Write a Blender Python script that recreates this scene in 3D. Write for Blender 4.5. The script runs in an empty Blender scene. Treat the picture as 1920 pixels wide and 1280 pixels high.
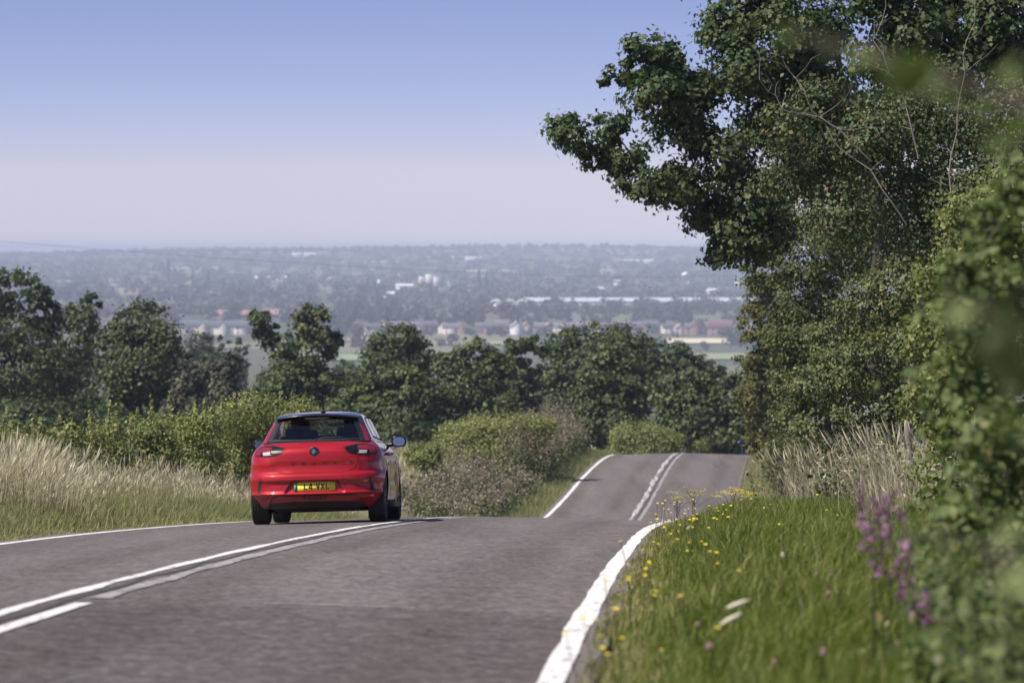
import bpy, bmesh, math
import numpy as np
from mathutils import Vector, Matrix

# ------------------------------------------------------------------ camera, sky, sun, exposure
SC = bpy.context.scene
COL = SC.collection
FPX = 7200.0            # focal length in pixels of a 1920 px wide frame
HY = 464.0              # pixel row of the level eye line
cd = bpy.data.cameras.new('camera'); cam = bpy.data.objects.new('camera', cd); COL.objects.link(cam)
cd.sensor_width = 36.0; cd.lens = 36.0 * FPX / 1920.0
cd.shift_y = -(640.0 - HY) / 1920.0
cd.clip_start = 0.3; cd.clip_end = 40000.0
cam.location = (0, 0, 0); cam.rotation_euler = (math.radians(90), 0, 0)
cd.dof.use_dof = True; cd.dof.focus_distance = 50.0; cd.dof.aperture_fstop = (cd.lens / 1000.0) / 0.034
SC.camera = cam

SUN_AZ, SUN_EL = math.radians(-118), math.radians(51)     # azimuth clockwise from +Y
W = bpy.data.worlds.new('World'); SC.world = W; W.use_nodes = True
nt = W.node_tree; nt.nodes.clear()
o_ = nt.nodes.new('ShaderNodeOutputWorld'); bg = nt.nodes.new('ShaderNodeBackground')
sky = nt.nodes.new('ShaderNodeTexSky'); sky.sky_type = 'NISHITA'; sky.sun_disc = False
sky.sun_elevation = SUN_EL; sky.sun_rotation = SUN_AZ
sky.altitude = 0; sky.air_density = 1.0; sky.dust_density = 0.3; sky.ozone_density = 1.0
tc = nt.nodes.new('ShaderNodeTexCoord'); sp = nt.nodes.new('ShaderNodeSeparateXYZ'); cb = nt.nodes.new('ShaderNodeCombineXYZ')
ab = nt.nodes.new('ShaderNodeMath'); ab.operation = 'MULTIPLY'; ab.inputs[1].default_value = 3.0
mx = nt.nodes.new('ShaderNodeMath'); mx.operation = 'MAXIMUM'; mx.inputs[1].default_value = 0.06
nt.links.new(tc.outputs['Generated'], sp.inputs[0])
nt.links.new(sp.outputs[2], ab.inputs[0]); nt.links.new(ab.outputs[0], mx.inputs[0])
nt.links.new(sp.outputs[0], cb.inputs[0]); nt.links.new(sp.outputs[1], cb.inputs[1]); nt.links.new(mx.outputs[0], cb.inputs[2])
nm = nt.nodes.new('ShaderNodeVectorMath'); nm.operation = 'NORMALIZE'
nt.links.new(cb.outputs[0], nm.inputs[0]); nt.links.new(nm.outputs[0], sky.inputs[0])
tint = nt.nodes.new('ShaderNodeMix'); tint.data_type = 'RGBA'; tint.blend_type = 'MULTIPLY'; tint.inputs[0].default_value = 1.0
tint.inputs[7].default_value = (1.03, 0.865, 1.10, 1)
nt.links.new(sky.outputs[0], tint.inputs[6]); nt.links.new(tint.outputs[2], bg.inputs[0])
bg.inputs[1].default_value = 0.080
nt.links.new(bg.outputs[0], o_.inputs[0])

sd = bpy.data.lights.new('sun', 'SUN'); so = bpy.data.objects.new('sun', sd); COL.objects.link(so)
sd.energy = 5.0; sd.angle = math.radians(0.55); sd.color = (1.0, 0.93, 0.82)
SDIR = Vector((math.sin(SUN_AZ) * math.cos(SUN_EL), math.cos(SUN_AZ) * math.cos(SUN_EL), math.sin(SUN_EL)))
so.rotation_euler = SDIR.to_track_quat('Z', 'Y').to_euler(); so.location = (-40, -10, 40)
SC.view_settings.view_transform = 'Standard'; SC.view_settings.look = 'None'
SC.view_settings.exposure = 0.5; SC.view_settings.gamma = 1.0; SC.view_settings.use_curve_mapping = False
cy = SC.cycles
cy.use_denoising = True; cy.max_bounces = 8; cy.diffuse_bounces = 3; cy.glossy_bounces = 3
cy.transmission_bounces = 4; cy.transparent_max_bounces = 12; cy.volume_bounces = 0
cy.sample_clamp_indirect = 6.0; cy.caustics_reflective = False; cy.caustics_refractive = False

RNG = np.random.default_rng(7)
R_ = math.radians

# ------------------------------------------------------------------ helpers
def P(px, py, Y):
    return np.array([(px - 960.0) / FPX * Y, Y, (HY - py) / FPX * Y])

def pchip(xs, ys):
    xs = np.array(xs, float); ys = np.array(ys, float)
    h = np.diff(xs); d = np.diff(ys) / h
    m = np.zeros_like(xs); m[0] = d[0]; m[-1] = d[-1]
    for i in range(1, len(xs) - 1):
        if d[i-1] * d[i] <= 0: m[i] = 0
        else:
            w1 = 2*h[i] + h[i-1]; w2 = h[i] + 2*h[i-1]
            m[i] = (w1 + w2) / (w1/d[i-1] + w2/d[i])
    def f(x):
        x = np.asarray(x, float); xc = np.clip(x, xs[0], xs[-1])
        i = np.clip(np.searchsorted(xs, xc) - 1, 0, len(h) - 1)
        t = (xc - xs[i]) / h[i]
        return ((1+2*t)*(1-t)**2*ys[i] + t*(1-t)**2*h[i]*m[i] + t*t*(3-2*t)*ys[i+1] + t*t*(t-1)*h[i]*m[i+1])
    return f

def tag(o, label=None, cat=None, group=None, kind=None):
    if label: o['label'] = label
    if cat: o['category'] = cat
    if group: o['group'] = group
    if kind: o['kind'] = kind
    return o

def empty(name, loc, label=None, cat=None, group=None):
    o = bpy.data.objects.new(name, None); COL.objects.link(o); o.location = loc; o.empty_display_size = 0.2
    return tag(o, label, cat, group)

def link_mesh(name, me, parent=None):
    o = bpy.data.objects.new(name, me); COL.objects.link(o)
    if parent: o.parent = parent
    return o

def np_mesh(name, V, F, mat, parent=None, rnd=None, smooth=False, matidx=None):
    """V (n,3), F list of arrays (m,k) -> one mesh object"""
    me = bpy.data.meshes.new(name)
    Fs = F if isinstance(F, list) else [F]
    Fs = [np.asarray(f, np.int32) for f in Fs if len(f)]
    me.vertices.add(len(V)); me.vertices.foreach_set('co', np.ascontiguousarray(V, np.float32).ravel())
    loops = np.concatenate([f.ravel() for f in Fs]); tot = np.concatenate([np.full(len(f), f.shape[1], np.int32) for f in Fs])
    start = np.concatenate([[0], np.cumsum(tot)[:-1]]).astype(np.int32)
    me.loops.add(len(loops)); me.loops.foreach_set('vertex_index', loops)
    me.polygons.add(len(tot)); me.polygons.foreach_set('loop_start', start)
    if smooth: me.polygons.foreach_set('use_smooth', np.ones(len(tot), bool))
    mats = mat if isinstance(mat, (list, tuple)) else [mat]
    for m in mats: me.materials.append(m)
    if matidx is not None: me.polygons.foreach_set('material_index', np.asarray(matidx, np.int32))
    if rnd is not None:
        a = me.attributes.new('rnd', 'FLOAT', 'FACE'); a.data.foreach_set('value', np.asarray(rnd, np.float32))
    me.update(calc_edges=True)
    return link_mesh(name, me, parent)

def bm_obj(name, bm, mat, parent=None, smooth=False):
    me = bpy.data.meshes.new(name); bm.to_mesh(me); bm.free()
    mats = mat if isinstance(mat, (list, tuple)) else [mat]
    for m in mats: me.materials.append(m)
    if smooth: me.polygons.foreach_set('use_smooth', np.ones(len(me.polygons), bool))
    return link_mesh(name, me, parent)

class MB:
    """collects boxes, tubes and lathes for one mesh"""
    def __init__(s): s.V = []; s.F4 = []; s.F3 = []; s.n = 0
    def add(s, V, F4=(), F3=()):
        V = np.asarray(V, float).reshape(-1, 3)
        s.V.append(V)
        if len(F4): s.F4.append(np.asarray(F4, int) + s.n)
        if len(F3): s.F3.append(np.asarray(F3, int) + s.n)
        s.n += len(V); return s
    def box(s, c, d, M=None):
        v = np.array([[x, y, z] for z in (-.5, .5) for y in (-.5, .5) for x in (-.5, .5)]) * np.array(d)
        if M is not None: v = v @ np.array(M).T
        return s.add(v + np.array(c), [[0,2,3,1],[4,5,7,6],[0,1,5,4],[2,6,7,3],[0,4,6,2],[1,3,7,5]])
    def tube(s, pts, rad, n=6, cap=True):
        pts = np.asarray(pts, float); rad = np.broadcast_to(np.asarray(rad, float), (len(pts),))
        t = np.gradient(pts, axis=0); t /= np.linalg.norm(t, axis=1)[:, None] + 1e-9
        ref = np.array([0.31, 0.17, 0.93]); 
        if abs(t.mean(0) @ ref) / (np.linalg.norm(t.mean(0)) + 1e-9) > 0.9: ref = np.array([0.9, 0.3, 0.1])
        a = np.cross(t, ref); a /= np.linalg.norm(a, axis=1)[:, None] + 1e-9; b = np.cross(t, a)
        th = np.arange(n) * 2 * math.pi / n
        V = pts[:, None, :] + rad[:, None, None] * (np.cos(th)[None, :, None] * a[:, None, :] + np.sin(th)[None, :, None] * b[:, None, :])
        m = len(pts); i = np.arange(m-1)[:, None] * n; j = np.arange(n)[None, :]; k = (j + 1) % n
        F = np.stack([i + j, i + k, i + n + k, i + n + j], -1).reshape(-1, 4)
        s.add(V.reshape(-1, 3), F)
        if cap and n == 4: pass
        return s
    def lathe(s, prof, n=32, axis='x', c=(0,0,0)):
        prof = np.asarray(prof, float)  # (axial, radius)
        th = np.arange(n) * 2 * math.pi / n
        ax = np.repeat(prof[:, 0][:, None], n, 1); r = prof[:, 1][:, None]
        u = r * np.cos(th); v = r * np.sin(th)
        if axis == 'x': V = np.stack([ax, u, v], -1)
        elif axis == 'y': V = np.stack([u, ax, v], -1)
        else: V = np.stack([u, v, ax], -1)
        m = len(prof); i = np.arange(m-1)[:, None] * n; j = np.arange(n)[None, :]; k = (j+1) % n
        return s.add(V.reshape(-1, 3) + np.array(c), np.stack([i + j, i + k, i + n + k, i + n + j], -1).reshape(-1, 4))
    def build(s, name, mat, parent=None, smooth=False):
        F = []
        if s.F4: F.append(np.concatenate(s.F4))
        if s.F3: F.append(np.concatenate(s.F3))
        return np_mesh(name, np.concatenate(s.V), F, mat, parent, smooth=smooth)

def copy_tree(o, parent=None):
    c = o.copy(); COL.objects.link(c); c.parent = parent
    for ch in list(o.children): copy_tree(ch, c)
    return c

# ------------------------------------------------------------------ materials
def new_mat(name):
    m = bpy.data.materials.new(name); m.use_nodes = True
    return m, m.node_tree, m.node_tree.nodes['Principled BSDF']

def mat_plain(name, col, rough=0.6, metal=0.0, spec=0.5, coat=0.0, noise=0.0, nscale=8.0, bump=0.0):
    m, t, b = new_mat(name)
    b.inputs['Base Color'].default_value = (*col, 1); b.inputs['Roughness'].default_value = rough
    b.inputs['Metallic'].default_value = metal; b.inputs['Specular IOR Level'].default_value = spec
    b.inputs['Coat Weight'].default_value = coat; b.inputs['Coat Roughness'].default_value = 0.03
    if noise or bump:
        tcx = t.nodes.new('ShaderNodeTexCoord'); n = t.nodes.new('ShaderNodeTexNoise')
        n.inputs['Scale'].default_value = nscale; n.inputs['Detail'].default_value = 5
        t.links.new(tcx.outputs['Object'], n.inputs['Vector'])
        if noise:
            r = t.nodes.new('ShaderNodeMapRange'); r.inputs[3].default_value = 1 - noise; r.inputs[4].default_value = 1 + noise
            t.links.new(n.outputs[0], r.inputs[0])
            x = t.nodes.new('ShaderNodeMix'); x.data_type = 'RGBA'; x.blend_type = 'MULTIPLY'; x.inputs[0].default_value = 1
            x.inputs[6].default_value = (*col, 1); t.links.new(r.outputs[0], x.inputs[7]); t.links.new(x.outputs[2], b.inputs['Base Color'])
        if bump:
            bp = t.nodes.new('ShaderNodeBump'); bp.inputs['Strength'].default_value = bump; bp.inputs['Distance'].default_value = 0.02
            t.links.new(n.outputs[0], bp.inputs['Height']); t.links.new(bp.outputs[0], b.inputs['Normal'])
    return m

def ramp(t, stops):
    r = t.nodes.new('ShaderNodeValToRGB'); e = r.color_ramp.elements
    while len(e) < len(stops): e.new(0.5)
    for el, (p, c) in zip(e, stops): el.position = p; el.color = (*c, 1)
    return r

def mat_leaf(name, stops, transl=0.32, rough=0.55, spec=0.3, nscale=0.0):
    m, t, b = new_mat(name)
    at = t.nodes.new('ShaderNodeAttribute'); at.attribute_name = 'rnd'
    r = ramp(t, stops); src = at.outputs['Fac']
    t.links.new(src, r.inputs[0])
    b.inputs['Roughness'].default_value = rough; b.inputs['Specular IOR Level'].default_value = spec
    t.links.new(r.outputs[0], b.inputs['Base Color'])
    tr = t.nodes.new('ShaderNodeBsdfTranslucent'); hs = t.nodes.new('ShaderNodeHueSaturation')
    hs.inputs['Saturation'].default_value = 1.15; hs.inputs['Value'].default_value = 1.1
    t.links.new(r.outputs[0], hs.inputs['Color']); t.links.new(hs.outputs[0], tr.inputs[0])
    ms = t.nodes.new('ShaderNodeMixShader'); ms.inputs[0].default_value = transl
    t.links.new(b.outputs[0], ms.inputs[1]); t.links.new(tr.outputs[0], ms.inputs[2])
    t.links.new(ms.outputs[0], t.nodes['Material Output'].inputs[0])
    return m

M = {}
M['bark'] = mat_plain('bark', (0.05, 0.043, 0.036), 0.9, noise=0.4, nscale=6)
M['twig'] = mat_plain('twig', (0.16, 0.13, 0.10), 0.9, noise=0.3, nscale=6)
M['grey_twig'] = mat_plain('grey_twig', (0.20, 0.18, 0.165), 0.9, noise=0.3, nscale=6)
M['maple'] = mat_leaf('maple_leaf', [(0, (.022, .046, .018)), (.45, (.048, .085, .028)), (.85, (.105, .140, .045)), (1, (.17, .15, .05))], .32)
M['hedge_dark'] = mat_leaf('hedge_leaf', [(0, (.052, .074, .028)), (.5, (.105, .135, .048)), (.88, (.18, .195, .075)), (1, (.27, .23, .085))], .32)
M['scrub'] = mat_leaf('scrub_leaf', [(0, (.045, .068, .030)), (.5, (.090, .122, .050)), (.88, (.155, .175, .075)), (.95, (.28, .22, .07)), (1, (.20, .09, .05))], .32)
M['bright'] = mat_leaf('bright_leaf', [(0, (.125, .15, .048)), (.5, (.22, .25, .085)), (1, (.36, .375, .15))], .42)
M['near'] = mat_leaf('near_leaf', [(0, (.075, .11, .035)), (.5, (.135, .185, .06)), (.9, (.22, .26, .10)), (1, (.36, .33, .14))], .45)
M['yellowish'] = mat_leaf('yellowish_leaf', [(0, (.075, .085, .028)), (.5, (.13, .135, .045)), (1, (.20, .19, .065))], .34)
M['mid'] = mat_leaf('mid_leaf', [(0, (.020, .038, .018)), (.5, (.054, .088, .030)), (1, (.135, .165, .052))], .25)
M['mid2'] = mat_leaf('mid_leaf_olive', [(0, (.026, .042, .019)), (.5, (.072, .098, .034)), (1, (.155, .172, .058))], .25)
M['mid3'] = mat_leaf('mid_leaf_dull', [(0, (.055, .062, .042)), (.5, (.085, .088, .06)), (1, (.15, .14, .095))], .25)
M['far'] = mat_leaf('far_leaf', [(0, (.030, .042, .026)), (.5, (.055, .070, .040)), (1, (.095, .105, .060))], .15)
M['far_dark'] = mat_leaf('far_leaf_dark', [(0, (.020, .030, .024)), (.5, (.035, .046, .034)), (1, (.06, .07, .05))], .15)
M['grass'] = mat_leaf('grass_blade', [(0, (.054, .090, .013)), (.45, (.132, .175, .028)), (.75, (.235, .250, .070)), (1, (.42, .36, .17))], .44, .5)
M['grass_pale'] = mat_leaf('verge_blade', [(0, (.11, .14, .05)), (.5, (.215, .235, .095)), (1, (.42, .38, .21))], .35, .55)
M['straw'] = mat_leaf('dry_grass', [(0, (.24, .20, .11)), (.35, (.36, .325, .20)), (.7, (.50, .46, .32)), (.9, (.60, .56, .42)), (1, (.22, .24, .10))], .30, .6)
M['willowherb'] = mat_leaf('purple_weed', [(0, (.13, .115, .065)), (.5, (.23, .195, .135)), (.82, (.32, .265, .19)), (1, (.36, .26, .31))], .3)
M['weed_green'] = mat_leaf('weed_leaf', [(0, (.05, .075, .03)), (.5, (.10, .125, .05)), (1, (.18, .18, .09))], .32)
M['rust'] = mat_leaf('rust_seed', [(0, (.10, .035, .03)), (.5, (.18, .07, .055)), (1, (.30, .14, .10))], .2)
M['purple'] = mat_leaf('purple_petal', [(0, (.13, .075, .10)), (.5, (.27, .13, .23)), (1, (.46, .26, .41))], .3)
M['yellow'] = mat_leaf('yellow_petal', [(0, (.62, .45, .02)), (.5, (.78, .60, .03)), (1, (.85, .72, .08))], .25)
M['white_petal'] = mat_leaf('white_petal', [(0, (.55, .52, .46)), (1, (.78, .76, .70))], .25)
M['umbel'] = mat_leaf('umbel_flower', [(0, (.28, .27, .05)), (1, (.52, .47, .10))], .25)
M['pink_petal'] = mat_leaf('pink_petal', [(0, (.30, .16, .18)), (1, (.50, .32, .36))], .25)

# ------------------------------------------------------------------ terrain and road
zc0 = pchip([-300, -60, 0, 16, 22, 39, 48.6, 60, 75, 90, 105, 118, 128, 140, 155, 166, 176, 190, 220, 300, 450, 700, 1100, 1600, 2200, 4600, 6000, 8000, 10200, 12500, 16000],
           [5.5, .75, -1.26, -1.87, -2.13, -3.04, -3.63, -4.40, -5.65, -7.0, -8.2, -9.0, -9.4, -9.55, -9.6, -9.72, -10.02, -11.0, -13.4, -18.5, -28, -43, -62, -73, -78, -77, -70, -59, -54, -66, -80])
def zc(Y): return zc0(Y) + np.clip(np.asarray(Y, float), -300, 16000) * (HY - 440.0) / FPX
xc_ = pchip([-300, -60, 0, 16, 22, 39, 48.6, 60, 95, 128, 176, 230, 400, 20000],
            [-24, -8.0, -3.8, -2.94, -2.66, -1.82, -1.30, -0.5, 2.0, 4.18, 7.7, 12.5, 30, 30])
def xc(Y): return xc_(Y)
HWL, HWR = 3.35, 3.26        # half widths of the carriageway
cross_ = pchip([-4000, -60, -20, -9, -6, -4.6, -3.8, -3.35, 0, 3.35, 3.9, 5, 7, 12, 60, 4000],
               [.0, .0, .1, .22, .15, .06, -.03, -.07, .0, -.07, -.02, .04, .22, .4, .0, .0])
def far_noise(x, Y):
    return (np.sin(x*.0011+Y*.0007+1.2)*7 + np.sin(x*.0024-Y*.0011+.4)*4 + np.sin(x*.0046+Y*.0019)*2.2)
def gz(x, Y):
    x = np.asarray(x, float); Y = np.asarray(Y, float)
    u = x - xc(Y)
    f = np.clip((Y - 4800) / 3500, 0, 1)
    return zc(Y) + cross_(u) * np.clip(1 - (Y-300)/200, 0, 1) + f * far_noise(x, Y) * (1 + .7*np.clip((Y-8000)/1500, 0, 1)) + np.clip((Y-7500)/2500,0,1) * (x*.004)

def road_z(u, Y): return zc(Y) + cross_(u)

# ground material
def mat_ground():
    m, t, b = new_mat('ground')
    tcx = t.nodes.new('ShaderNodeTexCoord')
    n1 = t.nodes.new('ShaderNodeTexNoise'); n1.inputs['Scale'].default_value = 1.4; n1.inputs['Detail'].default_value = 8
    t.links.new(tcx.outputs['Object'], n1.inputs['Vector'])
    near = ramp(t, [(.3, (.06, .065, .03)), (.5, (.11, .11, .05)), (.7, (.20, .18, .10))]); t.links.new(n1.outputs[0], near.inputs[0])
    mp = t.nodes.new('ShaderNodeMapping'); mp.inputs['Scale'].default_value = (.004, .0016, .004)
    t.links.new(tcx.outputs['Object'], mp.inputs['Vector'])
    v = t.nodes.new('ShaderNodeTexVoronoi'); v.inputs['Scale'].default_value = 1.0; v.feature = 'F1'
    t.links.new(mp.outputs[0], v.inputs['Vector'])
    sx = t.nodes.new('ShaderNodeSeparateXYZ'); t.links.new(v.outputs['Color'], sx.inputs[0])
    fld = ramp(t, [(0, (.06, .07, .045)), (.4, (.085, .095, .06)), (.7, (.12, .13, .08)), (.9, (.19, .18, .12)), (1, (.26, .24, .16))]); t.links.new(sx.outputs[0], fld.inputs[0])
    s2 = t.nodes.new('ShaderNodeSeparateXYZ'); t.links.new(tcx.outputs['Object'], s2.inputs[0])
    mr = t.nodes.new('ShaderNodeMapRange'); mr.inputs[1].default_value = 280; mr.inputs[2].default_value = 500
    t.links.new(s2.outputs[1], mr.inputs[0])
    mix = t.nodes.new('ShaderNodeMix'); mix.data_type = 'RGBA'; t.links.new(mr.outputs[0], mix.inputs[0])
    t.links.new(near.outputs[0], mix.inputs[6]); t.links.new(fld.outputs[0], mix.inputs[7])
    t.links.new(mix.outputs[2], b.inputs['Base Color']); b.inputs['Roughness'].default_value = 0.95; b.inputs['Specular IOR Level'].default_value = .1
    return m
ug = np.array([-7000, -5000, -3500, -2500, -1800, -1300, -900, -600, -400, -250, -150, -90, -60, -40, -28, -20, -15, -12, -10, -8, -7, -6, -5.2, -4.6, -4.2, -3.9, -3.6, -3.4, -3.2, 0, 3.2, 3.25, 3.4, 3.6, 3.9, 4.3, 5, 6, 7, 8.5, 10, 12, 16, 22, 32, 45, 60, 90, 150, 250, 400, 600, 900, 1300, 1800, 2500, 3500, 5000, 7000])
yg = np.concatenate([np.arange(-300, -20, 20), np.arange(-20, 70, 2.0), np.arange(70, 200, 3.0), np.arange(200, 400, 10), np.geomspace(400, 16000, 90)])
UU, YY = np.meshgrid(ug, yg)
XX = xc(YY) + UU; ZZ = gz(XX, YY)
ZZ = ZZ - np.where(np.abs(UU) < 3.21, 0.06, 0.0) - np.where((np.abs(UU) >= 3.21) & (np.abs(UU) < 3.3), 0.03, 0)
nu = len(ug); ii = np.arange(len(yg)-1)[:, None]*nu; jj = np.arange(nu-1)[None, :]
FG = np.stack([ii+jj, ii+jj+1, ii+nu+jj+1, ii+nu+jj], -1).reshape(-1, 4)
g = np_mesh('ground', np.stack([XX, YY, ZZ], -1).reshape(-1, 3), FG, mat_ground(), smooth=True); tag(g, kind='structure')

def ribbon(name, ulo, uhi, ys, dz, mat, parent=None, nu=2, jit=0.0, seed=1, kind=None):
    rg = np.random.default_rng(seed)
    ys = np.asarray(ys, float); us = np.linspace(0, 1, nu)
    lo = (ulo(ys) if callable(ulo) else np.full(len(ys), ulo)); hi = (uhi(ys) if callable(uhi) else np.full(len(ys), uhi))
    sm = lambda v: np.convolve(np.pad(v, 3, 'edge'), np.ones(5)/5, 'same')[3:-3]*1.5 + v*.35
    lo = lo + sm(rg.normal(0, jit, len(ys))); hi = hi + sm(rg.normal(0, jit, len(ys)))
    U = lo[:, None] + (hi - lo)[:, None] * us[None, :]
    Yg = np.repeat(ys[:, None], nu, 1)
    V = np.stack([xc(Yg) + U, Yg, road_z(U, Yg) + dz], -1).reshape(-1, 3)
    i = np.arange(len(ys)-1)[:, None]*nu; j = np.arange(nu-1)[None, :]
    F = np.stack([i+j, i+j+1, i+nu+j+1, i+nu+j], -1).reshape(-1, 4)
    o = np_mesh(name, V, F, mat, parent, smooth=True)
    at = o.data.attributes.new('lat', 'FLOAT', 'POINT'); at.data.foreach_set('value', np.ascontiguousarray(U, np.float32).ravel())
    if kind: tag(o, kind=kind)
    return o

def mat_asphalt():
    m, t, b = new_mat('asphalt')
    tcx = t.nodes.new('ShaderNodeTexCoord')
    fine = t.nodes.new('ShaderNodeTexNoise'); fine.inputs['Scale'].default_value = 17; fine.inputs['Detail'].default_value = 6; fine.inputs['Roughness'].default_value = .75
    t.links.new(tcx.outputs['Object'], fine.inputs['Vector'])
    mp = t.nodes.new('ShaderNodeMapping'); mp.inputs['Scale'].default_value = (1.1, .08, 1); mp.inputs['Rotation'].default_value = (0, 0, math.radians(3.8))
    t.links.new(tcx.outputs['Object'], mp.inputs['Vector'])
    big = t.nodes.new('ShaderNodeTexNoise'); big.inputs['Scale'].default_value = 1.0; big.inputs['Detail'].default_value = 4
    t.links.new(mp.outputs[0], big.inputs['Vector'])
    r1 = ramp(t, [(.36, (.043, .036, .033)), (.45, (.100, .087, .082)), (.5, (.131, .116, .110)), (.56, (.163, .146, .140)), (.66, (.25, .23, .222))]); t.links.new(fine.outputs[0], r1.inputs[0])
    r2 = t.nodes.new('ShaderNodeMapRange'); r2.inputs[1].default_value = .3; r2.inputs[2].default_value = .7; r2.inputs[3].default_value = .84; r2.inputs[4].default_value = 1.14
    t.links.new(big.outputs[0], r2.inputs[0])
    mot = t.nodes.new('ShaderNodeTexNoise'); mot.inputs['Scale'].default_value = 4.5; mot.inputs['Detail'].default_value = 5; mot.inputs['Roughness'].default_value = .7
    t.links.new(tcx.outputs['Object'], mot.inputs['Vector'])
    r3 = t.nodes.new('ShaderNodeMapRange'); r3.inputs[1].default_value = .32; r3.inputs[2].default_value = .68; r3.inputs[3].default_value = .72; r3.inputs[4].default_value = 1.28
    t.links.new(mot.outputs[0], r3.inputs[0]); mm = t.nodes.new('ShaderNodeMath'); mm.operation = 'MULTIPLY'; t.links.new(r2.outputs[0], mm.inputs[0]); t.links.new(r3.outputs[0], mm.inputs[1]); r2 = mm
    x = t.nodes.new('ShaderNodeMix'); x.data_type = 'RGBA'; x.blend_type = 'MULTIPLY'; x.inputs[0].default_value = 1
    t.links.new(r1.outputs[0], x.inputs[6]); t.links.new(r2.outputs[0], x.inputs[7])
    # older, darker surfacing this side of the patch joint
    s2 = t.nodes.new('ShaderNodeSeparateXYZ'); t.links.new(tcx.outputs['Object'], s2.inputs[0])
    nj = t.nodes.new('ShaderNodeTexNoise'); nj.inputs['Scale'].default_value = 3; t.links.new(tcx.outputs['Object'], nj.inputs['Vector'])
    ad = t.nodes.new('ShaderNodeMath'); ad.operation = 'ADD'; t.links.new(s2.outputs[1], ad.inputs[0]); t.links.new(nj.outputs[0], ad.inputs[1])
    mr = t.nodes.new('ShaderNodeMapRange'); mr.inputs[1].default_value = 22.3; mr.inputs[2].default_value = 23.4; mr.inputs[3].default_value = .74; mr.inputs[4].default_value = 1.0
    t.links.new(ad.outputs[0], mr.inputs[0])
    x2 = t.nodes.new('ShaderNodeMix'); x2.data_type = 'RGBA'; x2.blend_type = 'MULTIPLY'; x2.inputs[0].default_value = 1
    t.links.new(x.outputs[2], x2.inputs[6]); t.links.new(mr.outputs[0], x2.inputs[7])
    # wheel tracks: rubbed, slightly browner bands in each lane
    la = t.nodes.new('ShaderNodeAttribute'); la.attribute_name = 'lat'
    wob = t.nodes.new('ShaderNodeMath'); wob.operation = 'MULTIPLY_ADD'; t.links.new(big.outputs[0], wob.inputs[0]); wob.inputs[1].default_value = .5; t.links.new(la.outputs['Fac'], wob.inputs[2])
    ab_ = t.nodes.new('ShaderNodeMath'); ab_.operation = 'ABSOLUTE'; t.links.new(wob.outputs[0], ab_.inputs[0])
    sc_ = t.nodes.new('ShaderNodeMath'); sc_.operation = 'MULTIPLY'; sc_.inputs[1].default_value = 1/3.4; t.links.new(ab_.outputs[0], sc_.inputs[0])
    tr = ramp(t, [(0, (.97, .97, .97)), (.12, (1.0, 1.0, 1.0)), (.25, (.86, .83, .80)), (.36, (1.0, 1.0, 1.02)), (.60, (1.03, 1.03, 1.05)), (.74, (.88, .85, .82)), (.86, (1.0, 1.0, 1.0)), (1, (.90, .87, .83))]); t.links.new(sc_.outputs[0], tr.inputs[0])
    x3 = t.nodes.new('ShaderNodeMix'); x3.data_type = 'RGBA'; x3.blend_type = 'MULTIPLY'; x3.inputs[0].default_value = 1
    t.links.new(x2.outputs[2], x3.inputs[6]); t.links.new(tr.outputs[0], x3.inputs[7])
    t.links.new(x3.outputs[2], b.inputs['Base Color'])
    b.inputs['Roughness'].default_value = .8; b.inputs['Specular IOR Level'].default_value = .25
    bp = t.nodes.new('ShaderNodeBump'); bp.inputs['Strength'].default_value = .9; bp.inputs['Distance'].default_value = .012
    t.links.new(fine.outputs[0], bp.inputs['Height']); t.links.new(bp.outputs[0], b.inputs['Normal'])
    return m
M['asphalt'] = mat_asphalt()

def mat_paint(name, col, wear, scale=14, alpha_low=.42):
    """road paint, worn to bare asphalt in spots"""
    m, t, b = new_mat(name)
    tcx = t.nodes.new('ShaderNodeTexCoord'); mp = t.nodes.new('ShaderNodeMapping'); mp.inputs['Scale'].default_value = (1, .35, 1)
    n = t.nodes.new('ShaderNodeTexNoise'); n.inputs['Scale'].default_value = scale; n.inputs['Detail'].default_value = 7; n.inputs['Roughness'].default_value = .7
    t.links.new(tcx.outputs['Object'], mp.inputs[0]); t.links.new(mp.outputs[0], n.inputs['Vector'])
    r = ramp(t, [(wear - .06, (.15, .135, .132)), (wear + .06, tuple(c * .9 for c in col)), (1, col)]); t.links.new(n.outputs[0], r.inputs[0])
    t.links.new(r.outputs[0], b.inputs['Base Color']); b.inputs['Roughness'].default_value = .7
    return m
M['paint'] = mat_paint('road_paint', (.70, .69, .68), .385, 10)
M['paint_worn'] = mat_paint('road_paint_worn', (.56, .55, .54), .49, 7)
M['paint_faded'] = mat_paint('road_paint_faded', (.34, .325, .32), .46, 12)
M['crack'] = mat_plain('tar_crack', (.05, .045, .043), .9, noise=.5, nscale=20)
M['grit'] = mat_plain('grit', (.13, .115, .10), .95, noise=.5, nscale=30, bump=.6)

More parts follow.
